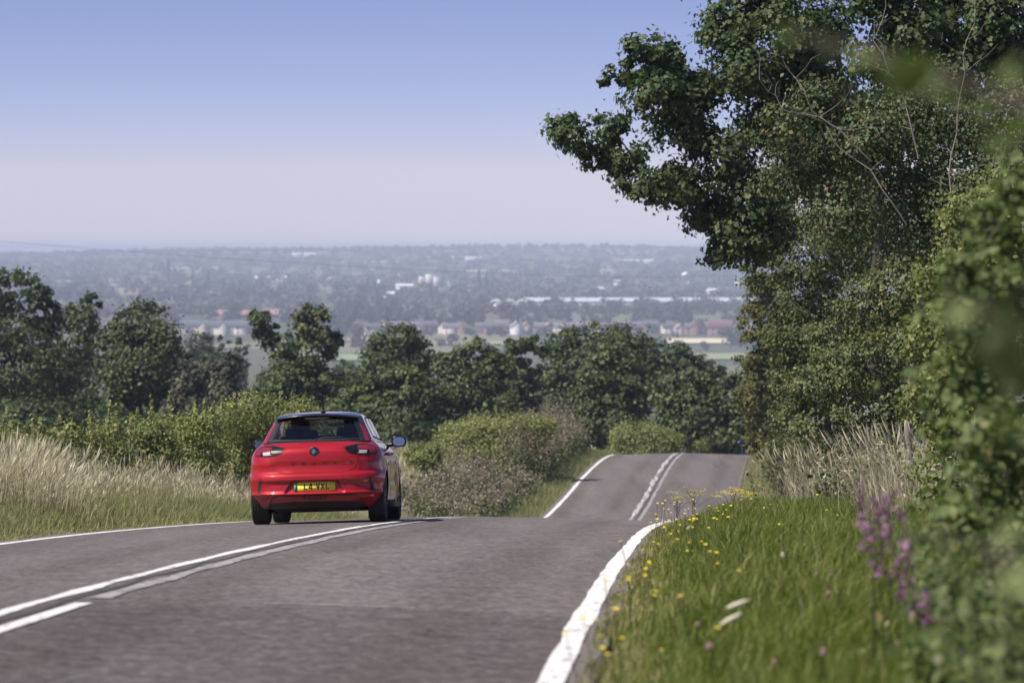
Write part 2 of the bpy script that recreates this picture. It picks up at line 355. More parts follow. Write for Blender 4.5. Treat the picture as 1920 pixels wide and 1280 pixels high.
ry = np.concatenate([np.arange(-300, 0, 10), np.arange(0, 60, .5), np.arange(60, 240, 1.0)])
road = ribbon('road', -HWL, HWR, ry, 0.0, M['asphalt'], nu=15, kind='structure')
ly = np.concatenate([np.arange(-300, 0, 10), np.arange(0, 60, .25), np.arange(60, 230, .5)])
ribbon('edge_line', -3.18, -3.04, ly, .005, M['paint'], road, jit=.008, seed=2)
ribbon('edge_line', 3.00, 3.13, ly[ly < 112], .005, M['paint'], road, jit=.006, seed=3)
ribbon('edge_grit', 3.13, lambda y: 3.22 + .04*np.sin(y*1.7), ly, .004, M['grit'], road, jit=.02, seed=4)
ribbon('edge_grit', lambda y: -3.33 + .04*np.sin(y*1.3), -3.18, ly, .004, M['grit'], road, jit=.02, seed=5)
ribbon('centre_line', -.19, -.09, ly[ly < 105], .005, M['paint'], road, jit=.010, seed=6)
ribbon('centre_line', -.24, -.09, ly[ly >= 100], .006, M['paint_worn'], road, jit=.03, seed=7)
ribbon('centre_line', .09, .20, np.arange(8, 22.6, .2), .006, M['paint'], road, jit=.005, seed=8)
ribbon('centre_line', .08, .20, ly[ly > 22.8], .005, M['paint_faded'], road, jit=.012, seed=9)
ribbon('crack', lambda y: -.03 + .02*np.sin(y*2.1), lambda y: .02 + .02*np.sin(y*2.1 + .3), ly[ly > 5], .004, M['crack'], road, jit=.014, seed=10)
ribbon('scuff_mark', 1.15, 2.05, np.array([22.72, 22.80]), .0045, M['paint_faded'], road, nu=12, seed=11)
ribbon('joint', .9, 2.3, np.array([22.40, 22.44]), .0035, M['grit'], road, nu=40, jit=.01, seed=12)

for k, (u0, u1, ya, yb) in enumerate([(.3, 1.6, 136, 137.2), (-1.2, -.3, 137, 137.9)]):
    yy = np.linspace(ya, yb, 60); rgk = np.random.default_rng(40 + k); off = np.cumsum(rgk.normal(0, .012, 60))
    f = lambda y, yy=yy, off=off, u0=u0, u1=u1, ya=ya, yb=yb: u0 + (u1-u0)*(y-ya)/(yb-ya) + np.interp(y, yy, off)
    ribbon('crack', lambda y, f=f: f(y) - .012, lambda y, f=f: f(y) + .012, yy, .0032, M['crack'], road, jit=.004, seed=50 + k)

# ------------------------------------------------------------------ the car (local: x right, y forward from the rear bumper, z up)
def car_materials():
    m, t, b = new_mat('red_car_paint')
    b.inputs['Base Color'].default_value = (.33, .003, .007, 1); b.inputs['Metallic'].default_value = .2; b.inputs['Coat IOR'].default_value = 1.6; b.inputs['Roughness'].default_value = .45; b.inputs['Specular IOR Level'].default_value = .2
    b.inputs['Coat Weight'].default_value = .85; b.inputs['Coat Roughness'].default_value = .015
    M['red'] = m
    M['roof_black'] = mat_plain('black_car_paint', (.012, .012, .016), .25, coat=1.0)
    M['trim'] = mat_plain('black_trim', (.012, .012, .013), .55)
    M['under'] = mat_plain('underbody', (.008, .008, .008), .9)
    M['tyre'] = mat_plain('tyre_rubber', (.016, .016, .017), .8, noise=.3, nscale=30, bump=.2)
    M['rim'] = mat_plain('dark_alloy', (.05, .05, .055), .3, metal=.9)
    M['lamp_dark'] = mat_plain('lamp_housing', (.007, .003, .004), .4, spec=.3)
    M['lamp_red'] = mat_plain('lamp_red', (.20, .008, .016), .3, coat=.5)
    M['lamp_clear'] = mat_plain('lamp_clear', (.40, .38, .40), .35, coat=.4)
    M['chrome'] = mat_plain('chrome', (.6, .6, .62), .12, metal=1.0)
    M['plate_yellow'] = mat_plain('plate_yellow', (.98, .83, .09), .4)
    M['plate_green'] = mat_plain('plate_green', (.08, .36, .14), .4)
    M['plate_ink'] = mat_plain('plate_ink', (.01, .01, .012), .5)
    M['letter'] = mat_plain('badge_letters', (.02, .01, .012), .35)
    M['seat'] = mat_plain('seat_cloth', (.03, .03, .033), .9)
    M['mirror_glass'] = mat_plain('mirror_glass', (.30, .31, .33), .04, metal=1.0)
    M['shelf'] = mat_plain('parcel_shelf', (.06, .06, .065), .9, noise=.4, nscale=60)
    m, t, b = new_mat('tinted_glass')
    gl = t.nodes.new('ShaderNodeBsdfGlossy'); gl.inputs[0].default_value = (1, 1, 1, 1); gl.inputs[1].default_value = .01
    tr = t.nodes.new('ShaderNodeBsdfTransparent'); tr.inputs[0].default_value = (.74, .77, .76, 1)
    fr = t.nodes.new('ShaderNodeFresnel'); fr.inputs[0].default_value = 1.5; ms = t.nodes.new('ShaderNodeMixShader')
    t.links.new(fr.outputs[0], ms.inputs[0]); t.links.new(tr.outputs[0], ms.inputs[1]); t.links.new(gl.outputs[0], ms.inputs[2])
    t.links.new(ms.outputs[0], t.nodes['Material Output'].inputs[0]); M['glass'] = m
car_materials()

NS = 3.1
yr0 = pchip([.17, .22, .27, .32, .365, .375, .42, .50, .555, .60, .635, .65, .70, .76, .83, .90, .94, .98, 1.01, 1.04],
            [.24, .185, .130, .075, .032, .005, .030, .035, .006, .012, .035, .055, .060, .058, .068, .080, .100, .150, .205, .265])
wz = pchip([.17, .25, .35, .5, .65, .78, .86, .92, .98, 1.04], [.785, .815, .836, .850, .853, .848, .835, .812, .765, .705])
yfz = pchip([.17, .3, .5, .7, .8, .9, 1.0, 1.04], [3.90, 4.02, 4.06, 4.0, 3.85, 3.5, 3.1, 2.98])
DR = .58
def sstep(a, b_, x):
    t = np.clip((x - a) / (b_ - a), 0, 1); return t*t*(3-2*t)
def recess(x, z):
    ax = np.abs(x)
    # number-plate pocket: trapezoid, wider at the foot
    edge = .265 + np.clip((.54 - z) / .14, 0, 1) * .10
    r = .022 * (1 - sstep(edge - .006, edge + .012, ax)) * sstep(.375, .385, z) * (1 - sstep(.532, .545, z))
    # concave dish of the tailgate below the lamps
    r = r + .018 * np.exp(-((z - .735) / .055)**2) * (1 - sstep(.42, .60, ax))
    return r
def rear_y(x, z):
    t = np.clip(np.abs(x) / wz(z), 0, .9999)
    return yr0(z) + DR * (1 - (1 - t**NS)**(1/NS)) + recess(x, z)
WR, WF, WZ = .70, 3.235, .315     # axle positions and wheel centre height
def side_x(y, z):
    x = wz(z)
    fl = 0
    for yw in (WR, WF):
        d = np.hypot(y - yw, z - WZ); fl = fl + .016 * np.exp(-((d - .36) / .07)**2)
    dip = -.02 * np.exp(-((z - .55) / .13)**2) * sstep(1.1, 1.5, y) * (1 - sstep(2.4, 2.8, y))
    return x + fl + dip

def loft(zs, halfpts, name, mats, parent, drop=None, matfn=None, cap=True, snap=None):
    """halfpts(z) -> (k,2) of x>=0 from rear centre to front centre; mirrored"""
    rows = []
    for z in zs:
        h = halfpts(z); full = np.concatenate([h, (h * np.array([-1, 1]))[::-1][1:-1]])
        rows.append(np.column_stack([full, np.full(len(full), z)]))
    V = np.array(rows); nr, k, _ = V.shape
    if snap is not None: V = snap(V)
    i = np.arange(nr-1)[:, None]*k; j = np.arange(k)[None, :]; j2 = (j+1) % k
    F = np.stack([i+j, i+j2, i+k+j2, i+k+j], -1).reshape(-1, 4)
    V = V.reshape(-1, 3)
    if drop is not None: F = F[~drop(V, F)]
    mi = matfn(V[F].mean(1)) if matfn is not None else None
    Fs = [F]
    if cap:
        top = (nr-1)*k; h = k // 2
        c = np.array([[top+a, top+a+1, top+(k-a-1) % k, top+(k-a) % k] for a in range(1, h-1)])
        Fs.append(c)
        if mi is not None: mi = np.concatenate([mi, np.zeros(len(c), int)])
    return np_mesh(name, V, Fs, mats, parent, smooth=True, matidx=mi)

def body_half(z):
    th = np.linspace(0, math.pi/2, 70)
    w = float(wz(z))
    xr = w * np.sin(th)**(2/NS)
    xr = np.interp(np.linspace(0, 1, 70)**1.0, np.linspace(0, 1, 70), xr)
    yr = rear_y(np.minimum(xr, w*.99999), z); yr[-1] = float(yr0(z)) + DR
    y0 = yr[-1]; y1 = float(yfz(z)) - .8
    ys = np.linspace(y0, y1, 130)[1:]
    xs = side_x(ys, z); xs = xs + (w - xs) * np.clip(1 - (ys - y0)/.02, 0, 1)
    ph = np.linspace(0, math.pi/2, 24)[1:]
    xf = xs[-1] * np.cos(ph)**(2/2.5); yf = y1 + .8 * np.sin(ph)**(2/2.5)
    # add the flare on the rear corner too
    xr = xr + (side_x(yr, z) - w) * sstep(.9, 1.0, xr / w)
    return np.column_stack([np.concatenate([xr, xs, xf]), np.concatenate([yr, ys, yf])])

def patch(name, poly, fn, off, mat, parent, depth=.012, step=.03, axis='rear', mirror=False):
    """a panel cut to a polygon in (a, z), laid on the surface fn and raised by off"""
    bm = bmesh.new()
    vs = [bm.verts.new((a, 0, z)) for a, z in poly]
    f = bm.faces.new(vs); bmesh.ops.triangulate(bm, faces=[f])
    A = np.array(poly)
    for ax, lo, hi in ((0, A[:, 0].min(), A[:, 0].max()), (2, A[:, 1].min(), A[:, 1].max())):
        n = Vector((1, 0, 0)) if ax == 0 else Vector((0, 0, 1))
        for c in np.arange(math.floor(lo/step)*step + step, hi, step):
            bmesh.ops.bisect_plane(bm, geom=bm.verts[:] + bm.edges[:] + bm.faces[:], plane_co=n*c, plane_no=n, dist=1e-5)
    bm.edges.ensure_lookup_table()
    be = [e for e in bm.edges if e.is_boundary]
    r = bmesh.ops.extrude_edge_only(bm, edges=be)
    ev = set(v for v in r['geom'] if isinstance(v, bmesh.types.BMVert))
    for v in bm.verts:
        a, z = v.co.x, v.co.z
        d = float(fn(a, z)); o = -off + (depth if v in ev else 0)
        if axis == 'rear': v.co = (a, d + o, z)
        else: v.co = ((d - o) * (-1 if mirror else 1), a, z)
    bmesh.ops.recalc_face_normals(bm, faces=bm.faces)
    o = bm_obj(name, bm, mat, parent, smooth=False)
    return o

def strip(name, line, fn, width, off, mat, parent, axis='rear', mirror=False):
    line = np.asarray(line, float)
    # resample
    seg = np.r_[0, np.cumsum(np.linalg.norm(np.diff(line, axis=0), axis=1))]
    s = np.linspace(0, seg[-1], max(8, int(seg[-1] / .02)))
    L = np.column_stack([np.interp(s, seg, line[:, 0]), np.interp(s, seg, line[:, 1])])
    t = np.gradient(L, axis=0); t /= np.linalg.norm(t, axis=1)[:, None]; n = np.column_stack([-t[:, 1], t[:, 0]])
    A = L - n*width/2; B = L + n*width/2
    def mp(Q):
        d = fn(Q[:, 0], Q[:, 1])
        return np.column_stack([Q[:, 0], d - off, Q[:, 1]]) if axis == 'rear' else np.column_stack([(d + off)*(-1 if mirror else 1), Q[:, 0], Q[:, 1]])
    V = np.concatenate([mp(A), mp(B)]); m = len(L); i = np.arange(m-1)
    return np_mesh(name, V, np.stack([i, i+1, m+i+1, m+i], -1), mat, parent)

def smooth_poly(pts, it=2):
    p = np.array(pts, float)
    for _ in range(it):
        q = np.roll(p, -1, 0); p = np.stack([.8*p + .2*q, .2*p + .8*q], 1).reshape(-1, 2)
    return [tuple(a) for a in p]

def text_mesh(txt, size, bold=0.0, extr=.002):
    cu = bpy.data.curves.new('lettering', 'FONT'); cu.body = txt; cu.size = size; cu.offset = bold; cu.extrude = extr; cu.resolution_u = 3
    cu.align_x = 'CENTER'; cu.align_y = 'CENTER'
    o = bpy.data.objects.new('lettering', cu); COL.objects.link(o)
    dg = bpy.context.evaluated_depsgraph_get(); me = bpy.data.meshes.new_from_object(o.evaluated_get(dg))
    V = np.empty(len(me.vertices)*3); me.vertices.foreach_get('co', V); V = V.reshape(-1, 3)
    F = [list(p.vertices) for p in me.polygons]
    bpy.data.objects.remove(o); bpy.data.curves.remove(cu); bpy.data.meshes.remove(me)
    return V, F

def list_mesh(name, V, F, mat, parent):
    me = bpy.data.meshes.new(name); me.from_pydata([tuple(v) for v in V], [], F); me.materials.append(mat); me.update()
    return link_mesh(name, me, parent)

def build_car():
    car = empty('hatchback_car', (0, 0, 0), 'red hatchback with black roof driving away in the left lane', 'car')
    AR = .352
    def snap(V):
        x, y, z = V[..., 0], V[..., 1], V[..., 2]
        for yw in (WR, WF):
            d = np.hypot(y - yw, z - WZ); m = (np.abs(d - AR) < .013) & (np.abs(x) > .55)
            s = np.where(m, AR / np.maximum(d, 1e-6), 1.0)
            V[..., 1] = np.where(m, yw + (y - yw)*s, V[..., 1]); V[..., 2] = np.where(m, WZ + (z - WZ)*s, V[..., 2])
            y, z = V[..., 1], V[..., 2]
        return V
    def drop(V, F):
        P4 = V[F]; k = np.zeros(len(F), bool)
        for yw in (WR, WF):
            d = np.hypot(P4[..., 1] - yw, P4[..., 2] - WZ); k |= ((d < AR + .001).all(1)) & (np.abs(P4[..., 0]).min(1) > .5)
        return k
    zs = np.concatenate([np.linspace(.20, .36, 14), np.linspace(.365, .39, 5), np.linspace(.40, .53, 13), np.linspace(.535, .55, 4), np.linspace(.56, .66, 12), np.linspace(.67, 1.04, 34)])
    loft(zs, body_half, 'body', [M['red']], car, drop=drop, snap=snap)
    # lower black valance and floor
    mb = MB()
    for z0 in (0,):
        h = body_half(.205); h2 = h * np.array([.93, 1]) + np.array([0, .05])
        full = lambda q: np.concatenate([q, (q*np.array([-1, 1]))[::-1][1:-1]])
        a = full(h * np.array([.995, 1]) + np.array([0, .012])); c = full(np.column_stack([h[:, 0]*.80, np.clip(h[:, 1] + .16, 0, 3.8)]))
        k = len(a); V = np.concatenate([np.column_stack([a, np.full(k, .24)]), np.column_stack([c, np.full(k, .145)])])
        i = np.arange(k); j = (i+1) % k
        F = np.stack([i, j, k+j, k+i], -1); hh = k//2
        capf = np.array([[k+q, k+q+1, k+(k-q-1) % k, k+(k-q) % k] for q in range(1, hh-1)])
        keep = ~((np.abs(V[F][..., 0]).min(1) > .5) & ((np.abs(V[F][..., 1] - WR).min(1) < .36) | (np.abs(V[F][..., 1] - WF).min(1) < .36)))
        np_mesh('floor_pan', V, [F[keep], capf], M['under'], car)
    # wheel-arch liners
    for yw in (WR, WF):
        for s in (-1, 1):
            th = np.linspace(-.15, math.pi + .15, 24)
            r0 = np.column_stack([np.full(24, .835*s), yw + (AR+.004)*np.cos(th), WZ + (AR+.004)*np.sin(th)]); r1 = r0.copy(); r1[:, 0] = .50*s
            i = np.arange(23); V = np.concatenate([r0, r1, [[.50*s, yw, WZ]]])
            np_mesh('arch_liner', V, [np.stack([i, i+1, 24+i+1, 24+i], -1), np.stack([24+i, 24+i+1, np.full(23, 48)], -1)], M['under'], car)
    # wheels
    rngw = np.random.default_rng(4)
    for yw in (WR, WF):
        for s in (-1, 1):
            cx = s * .742; wheel = empty('wheel', (cx, yw, WZ)); wheel.parent = car
            prof = [(-.085, .215), (-.105, .25), (-.108, .285), (-.098, .306)]
            for g0 in (-.07, -.035, 0, .035, .07): prof += [(g0-.014, .3135), (g0-.006, .3145), (g0-.004, .306), (g0+.004, .306), (g0+.006, .3145), (g0+.014, .3135)]
            prof += [(.098, .306), (.108, .285), (.105, .25), (.085, .215)]
            MB().lathe(prof, 56).build('tyre', M['tyre'], wheel, smooth=False)
            rim = MB().lathe([(s*.06, .0), (s*.09, .05), (s*.075, .07), (s*.03, .075), (s*.0, .08), (-s*.05, .20), (s*.07, .215), (s*.09, .222), (s*.08, .205), (s*.0, .195)], 40)
            for q in range(5):
                a = q*2*math.pi/5 + .3
                for da in (-.16, .16):
                    p0 = np.array([s*.075, .05*math.cos(a), .05*math.sin(a)]); p1 = np.array([s*.082, .212*math.cos(a+da), .212*math.sin(a+da)])
                    rim.tube([p0, (p0+p1)/2 + np.array([s*.012, 0, 0]), p1], .016, 5)
            rim.build('rim', M['rim'], wheel)
    # cabin
    gw = pchip([1.03, 1.08, 1.16, 1.24, 1.32, 1.355, 1.38, 1.40, 1.415, 1.428, 1.434], [.700, .682, .645, .605, .566, .545, .515, .465, .385, .25, .08])
    gr = pchip([1.03, 1.08, 1.34, 1.37, 1.395, 1.41, 1.425, 1.434], [.250, .315, .625, .70, .83, 1.0, 1.25, 1.45])
    gf = pchip([1.03, 1.15, 1.30, 1.37, 1.395, 1.41, 1.425, 1.434], [3.05, 2.80, 2.42, 2.16, 2.03, 1.90, 1.72, 1.55])
    NG, DG, DF = 3.4, .42, .62
    def g_rear(x, z):
        t = np.clip(np.abs(x)/gw(z), 0, .9999); return gr(z) + DG*np.minimum(1, gw(z)/.5)*(1-(1-t**NG)**(1/NG))
    def g_side(y, z):
        return gw(z) * (1 - .10*np.clip((y-2.0)/1.0, 0, 1)**2)
    def cab_half(z):
        th = np.linspace(0, math.pi/2, 56); w = float(gw(z)); xr = w*np.sin(th)**(2/NG)
        yr = g_rear(np.minimum(xr, w*.99999), z); y0 = float(gr(z)) + DG*min(1, w/.5); yr[-1] = y0
        y1 = max(float(gf(z)) - DF*min(1, w/.5), y0 + .02); ys = np.linspace(y0, y1, 70)[1:]; xs = g_side(ys, z); xs = xs + (w - xs)*np.clip(1-(ys-y0)/.03, 0, 1)
        ph = np.linspace(0, math.pi/2, 24)[1:]
        return np.column_stack([np.concatenate([xr, xs, xs[-1]*np.cos(ph)**(2/2.8)]), np.concatenate([yr, ys, y1 + (float(gf(z))-y1)*np.sin(ph)**(2/2.8)])])
    RW = smooth_poly([(-.592, 1.047), (-.3, 1.037), (0, 1.034), (.3, 1.037), (.592, 1.047), (.535, 1.19), (.478, 1.325), (.24, 1.338), (0, 1.342), (-.24, 1.338), (-.478, 1.325), (-.535, 1.19)], 1)
    SW1 = [(1.02, 1.095), (1.60, 1.075), (1.66, 1.34), (1.30, 1.345), (1.12, 1.28)]
    SW2 = [(1.70, 1.072), (2.62, 1.06), (2.42, 1.20), (2.10, 1.34), (1.75, 1.345)]
    def inpoly(a, b_, poly):
        r = np.zeros(a.shape, bool); q = len(poly)
        for i in range(q):
            x1, y1 = poly[i]; x2, y2 = poly[(i+1) % q]
            c = ((y1 > b_) != (y2 > b_)) & (a < (x2-x1)*(b_-y1)/(y2-y1+1e-12) + x1); r ^= c
        return r
    shrink = lambda poly, f: [tuple(np.array(p)*f + np.mean(poly, 0)*(1-f)) for p in poly]
    def dropc(V, F):
        C = V[F].mean(1); rear = C[:, 1] < 1.0
        k = rear & inpoly(C[:, 0], C[:, 2], shrink(RW, .93)) & (np.abs(C[:, 0]) < .56)
        for s_ in (SW1, SW2): k |= (np.abs(C[:, 0]) > .35) & (C[:, 1] > .95) & (C[:, 1] < 2.6) & inpoly(C[:, 1], C[:, 2], shrink(s_, .95))
        front = C[:, 1] > gf(C[:, 2]) - DF*.62
        k |= front & (C[:, 2] > 1.05) & (C[:, 2] < 1.365) & (np.abs(C[:, 0]) < gw(C[:, 2])*.86)
        return k
    def cmat(C):   # red rear quarter behind the side windows, black elsewhere
        q = (np.abs(C[:, 0]) > gw(C[:, 2])*.90) & (C[:, 1] > .40 + (C[:, 2]-1.05)*.8) & (C[:, 1] < 1.14) & (C[:, 2] < 1.315 - .1*np.clip(1.0 - C[:, 1], 0, 1))
        return q.astype(int)
    loft(np.concatenate([np.linspace(1.03, 1.38, 60), [1.387, 1.394, 1.401, 1.408, 1.414, 1.42, 1.426, 1.431, 1.434]]), cab_half, 'cabin_shell', [M['roof_black'], M['red']], car, drop=dropc, matfn=cmat)
    rw = patch('rear_window', RW, g_rear, .004, M['glass'], car, depth=.006, step=.04)
    rw['label'] = 'tinted rear window'
    # black glass border (frit)
    for line in ([(-.592, 1.047), (-.3, 1.037), (0, 1.034), (.3, 1.037), (.592, 1.047)], [(.590, 1.05), (.535, 1.19), (.478, 1.325)], [(-.590, 1.05), (-.535, 1.19), (-.478, 1.325)], [(-.478, 1.325), (-.24, 1.338), (0, 1.342), (.24, 1.338), (.478, 1.325)]):
        strip('window_border', line, g_rear, .05, .0065, M['trim'], rw)
    for s in (False, True):
        for poly in (SW1, SW2):
            patch('side_window', poly, g_side, .004, M['glass'], car, depth=.006, step=.06, axis='side', mirror=s)
            strip('window_trim', poly + poly[:1], g_side, .018, .007, M['trim'], car, axis='side', mirror=s)
    # windscreen
    zz = np.linspace(1.05, 1.37, 10); xx = np.linspace(-.9, .9, 13)
    Vw = np.array([[x*gw(z)*.97, gf(z) - .10*abs(x)**3 - .02, z] for z in zz for x in xx]); i = np.arange(9)[:, None]*13; j = np.arange(12)[None, :]
    np_mesh('windscreen', Vw, np.stack([i+j, i+j+1, i+14+j, i+13+j], -1).reshape(-1, 4), M['glass'], car, smooth=True)
    # roof spoiler
    t = np.linspace(-1, 1, 31); sec = []
    for tt in t:
        e = 1 - .10*tt**4
        sec.append([[.535*tt, 1.02, 1.412 - .045*tt*tt], [.535*tt, .75, 1.404 - .045*tt*tt], [.530*tt, .50 + .13*tt*tt, 1.383 - .042*tt*tt], [.528*tt, .485 + .13*tt*tt, 1.374 - .042*tt*tt], [.526*tt, .495 + .13*tt*tt, 1.362 - .04*tt*tt], [.52*tt, .70 + .05*tt*tt, 1.345 - .036*tt*tt]])
    Vs = np.array(sec).reshape(-1, 3); i = np.arange(30)[:, None]*6; j = np.arange(5)[None, :]
    spo = np_mesh('roof_spoiler', Vs, np.stack([i+j, i+j+1, i+6+j+1, i+6+j], -1).reshape(-1, 4), M['roof_black'], car)
    MB().box((0, .575, 1.335), (.30, .03, .016)).build('brake_light', M['lamp_clear'], spo)
    # antenna
    an = MB().tube([(0.05, .95, 1.405), (.05, .97, 1.425), (.05, .99, 1.432)], [.035, .03, .012], 8)
    an.tube([(.05, .975, 1.42), (.05, .93, 1.53), (.05, .89, 1.60)], [.011, .009, .008], 6)
    an.build('antenna', M['trim'], car)
    # tailgate
    TG = smooth_poly([(-.60, 1.035), (-.585, .985), (-.56, .86), (-.545, .78), (-.515, .70), (-.44, .652), (-.3, .640), (0, .636), (.3, .640), (.44, .652), (.515, .70), (.545, .78), (.56, .86), (.585, .985), (.60, 1.035), (.3, 1.026), (0, 1.023), (-.3, 1.026)], 1)
    tg = patch('tailgate', TG, rear_y, .004, M['red'], car, depth=.02, step=.025)
    for p in tg.data.polygons: p.use_smooth = True
    tg.data.set_sharp_from_angle(angle=math.radians(35))
    strip('tailgate_gap', TG + TG[:1], rear_y, .011, .0022, M['under'], car)
    # rear lamps
    for s in (-1, 1):
        L = [(.365, .952), (.52, .985), (.66, .988), (.74, .965), (.772, .915), (.775, .868), (.70, .862), (.50, .862), (.43, .885)]
        po = smooth_poly([(s*a, z) for a, z in L], 1)
        if s < 0: po = po[::-1]
        lamp = patch('rear_lamp', po, rear_y, .010, M['lamp_dark'], car, depth=.02, step=.03)
        rl = [(s*a, z) for a, z in [(.545, .975), (.66, .979), (.735, .955), (.765, .912), (.768, .876), (.70, .872), (.68, .92), (.545, .925)]]
        rl = rl if s > 0 else rl[::-1]
        patch('red_lens', rl, rear_y, .013, M['lamp_red'], lamp, depth=.003, step=.03)
        cl = [(s*a, z) for a, z in [(.56, .915), (.665, .912), (.655, .872), (.55, .872)]]; cl = cl if s > 0 else cl[::-1]
        patch('reversing_light', cl, rear_y, .0135, M['lamp_clear'], lamp, depth=.003, step=.03)
        strip('lamp_split', [(s*.558, .99), (s*.562, .86)], rear_y, .007, .015, M['under'], lamp)
        strip('lamp_top_strip', [(s*.36, .956), (s*.52, .990), (s*.66, .993)], rear_y, .008, .012, M['under'], lamp)  # thin dark strip along the lamp's upper edge
        # bumper corner vent and parking sensors
        vt = [(s*a, z) for a, z in [(.682, .57), (.700, .585), (.735, .47), (.742, .40), (.700, .395), (.690, .48)]]; vt = vt if s > 0 else vt[::-1]
        patch('bumper_vent', vt, rear_y, .003, M['trim'], car, depth=.01, step=.03)
        for px_, pz_ in ((.325, .555), (.62, .545)):
            q = MB().lathe([(-.001, 0), (-.001, .008), (.003, .009)], 12, 'y', (s*px_, float(rear_y(s*px_, pz_)) - .001, pz_)); q.build('parking_sensor', M['red'], car)
    # badge
    by = float(rear_y(0, .905)); tilt = Matrix.Rotation(R_(8), 3, 'X')
    bd = MB().lathe([(-.022, 0), (-.021, .045), (-.016, .050), (-.020, .056), (-.014, .063), (.01, .063)], 40, 'y'); bo = bd.build('badge', M['roof_black'], car, smooth=False)
    bo.location = (0, by + .004, .905)
    grif = [[(-.030, -.012), (-.008, -.030), (.012, -.026), (-.002, -.012), (.016, -.002), (.030, -.006), (.024, .012), (.006, .014), (.014, .028), (-.004, .032), (-.016, .018), (-.026, .012), (-.014, .002)]]
    for gp in grif:
        bm = bmesh.new(); f = bm.faces.new([bm.verts.new((a, -.024, b_)) for a, b_ in gp]); bmesh.ops.triangulate(bm, faces=[f]); bm_obj('emblem', bm, M['chrome'], bo)
    # lettering
    for i, ch in enumerate('CORSA'):
        V, F = text_mesh(ch, .042, .0022, .0015); cx = -.268 + i*.134
        X = V[:, 0]*1.15 + cx; Zz = V[:, 1]*.82 + .752
        list_mesh('letter', np.column_stack([X, rear_y(X, Zz) - .0055 - V[:, 2], Zz]), F, M['letter'], tg)
    V, F = text_mesh('e', .05, .0015, .0015); X = V[:, 0] + .465; Zz = V[:, 1] + .765
    list_mesh('letter', np.column_stack([X, rear_y(X, Zz) - .0055 - V[:, 2], Zz]), F, M['letter'], tg)
    # wiper
    wp = MB().tube([(.0, .30, 1.052), (.10, .315, 1.078), (.30, .325, 1.083), (.36, .33, 1.081)], [.014, .013, .008, .005], 6); wp.tube([(0, .30, 1.05), (.02, .28, 1.05)], .02, 8)
    wp.build('rear_wiper', M['trim'], car)
    # number plate
    py_ = float(rear_y(0, .465)) - .010
    pl = MB().box((0, py_, .467), (.52, .008, .112)).build('number_plate', M['plate_yellow'], car)
    MB().box((-.239, py_ - .0046, .467), (.042, .0012, .1115)).build('green_band', M['plate_green'], pl)
    def stroke(chars, x0, h=.079, w_=.050, t_=.0145, gap=.0135):
        mb = MB(); x = x0
        for ch in chars:
            c0 = .467 - h/2; y = py_ - .0048
            def seg(a, b_):
                a = np.array(a); b_ = np.array(b_); d = b_ - a; l = np.hypot(*d); n = np.array([-d[1], d[0]])/l*t_/2
                q = np.array([a-n, b_-n, b_+n, a+n]); V = np.array([[x + p[0], y, c0 + p[1]] for p in q]); mb.add(V, [[0, 1, 2, 3]])
            if ch == 'L': seg((t_/2, 0), (t_/2, h)); seg((0, t_/2), (w_*.92, t_/2)); x += w_*.92 + gap
            elif ch == '4': seg((w_*.72, 0), (w_*.72, h)); seg((0, .021), (w_, .021)); seg((.006, .021), (w_*.62, h)); x += w_ + gap
            elif ch == 'V': seg((.006, h), (w_*.5, 0)); seg((w_-.006, h), (w_*.5, 0)); x += w_ + gap*.8
            elif ch == 'X': seg((.007, 0), (w_-.007, h)); seg((.007, h), (w_-.007, 0)); x += w_ + gap
            else: x += .030
        return mb
    pm = stroke('L4 VXL', -.137)
    for k, v in enumerate(pm.V): v[:, 1] -= .0002*k
    pm.build('plate_lettering', M['plate_ink'], pl)['kind'] = 'stuff'
    # lower bumper: fog lamp slot and insert line
    fl = patch('fog_lamp', [(-.165, .345), (.165, .345), (.125, .307), (-.125, .307)][::-1], rear_y, .004, M['trim'], car, depth=.01, step=.03)
    for a, b_ in ((-.125, -.075), (-.055, .005), (.02, .055), (.075, .125)): patch('fog_lens', [(a, .337), (b_, .337), (b_, .316), (a, .316)][::-1], rear_y, .008, M['lamp_red'], fl, depth=.003, step=.03)
    strip('insert_line', [(-.60, .245), (-.545, .33), (-.50, .352), (0, .358), (.50, .352), (.545, .33), (.60, .245)], rear_y, .010, .002, M['under'], car)
    patch('lower_valance', [(-.66, .203), (-.58, .262), (-.3, .278), (.3, .278), (.58, .262), (.66, .203)][::-1], rear_y, .004, M['trim'], car, depth=.01, step=.04)
    strip('plate_recess_edge', [(-.37, .415), (-.352, .43), (-.272, .537), (-.255, .545), (.255, .545), (.272, .537), (.352, .43), (.37, .415)], rear_y, .012, .0025, M['under'], car)
    strip('bumper_crease', [(-.70, .372), (-.4, .370), (0, .368), (.4, .370), (.70, .372)], rear_y, .007, .0015, M['under'], car)
    # doors, handles, sills
    for s in (False, True):
        for y0, y1 in ((1.02, 1.68), (1.70, 2.78)):
            pz = [(y0 + .08, .27), (y1, .27), (y1, 1.02), (y0, 1.02), (y0 + .02, .72)]
            strip('door_gap', pz + pz[:1], side_x, .010, .0015, M['under'], car, axis='side', mirror=s)
            hx = float(side_x(y0 + .16, .86)) * (-1 if s else 1)
            MB().tube([(hx, y0 + .06, .865), (hx + (-.032 if s else .032), y0 + .09, .868), (hx + (-.034 if s else .034), y0 + .21, .868), (hx, y0 + .24, .865)], .014, 6).build('door_handle', M['red'], car)
        sx = -1 if s else 1
        MB().box((sx*.845, 2.0, .215), (.05, 1.75, .07)).build('sill', M['trim'], car)
        # mirror: shell with the glass facing back
        mr_ = MB(); n = 14; rings = []
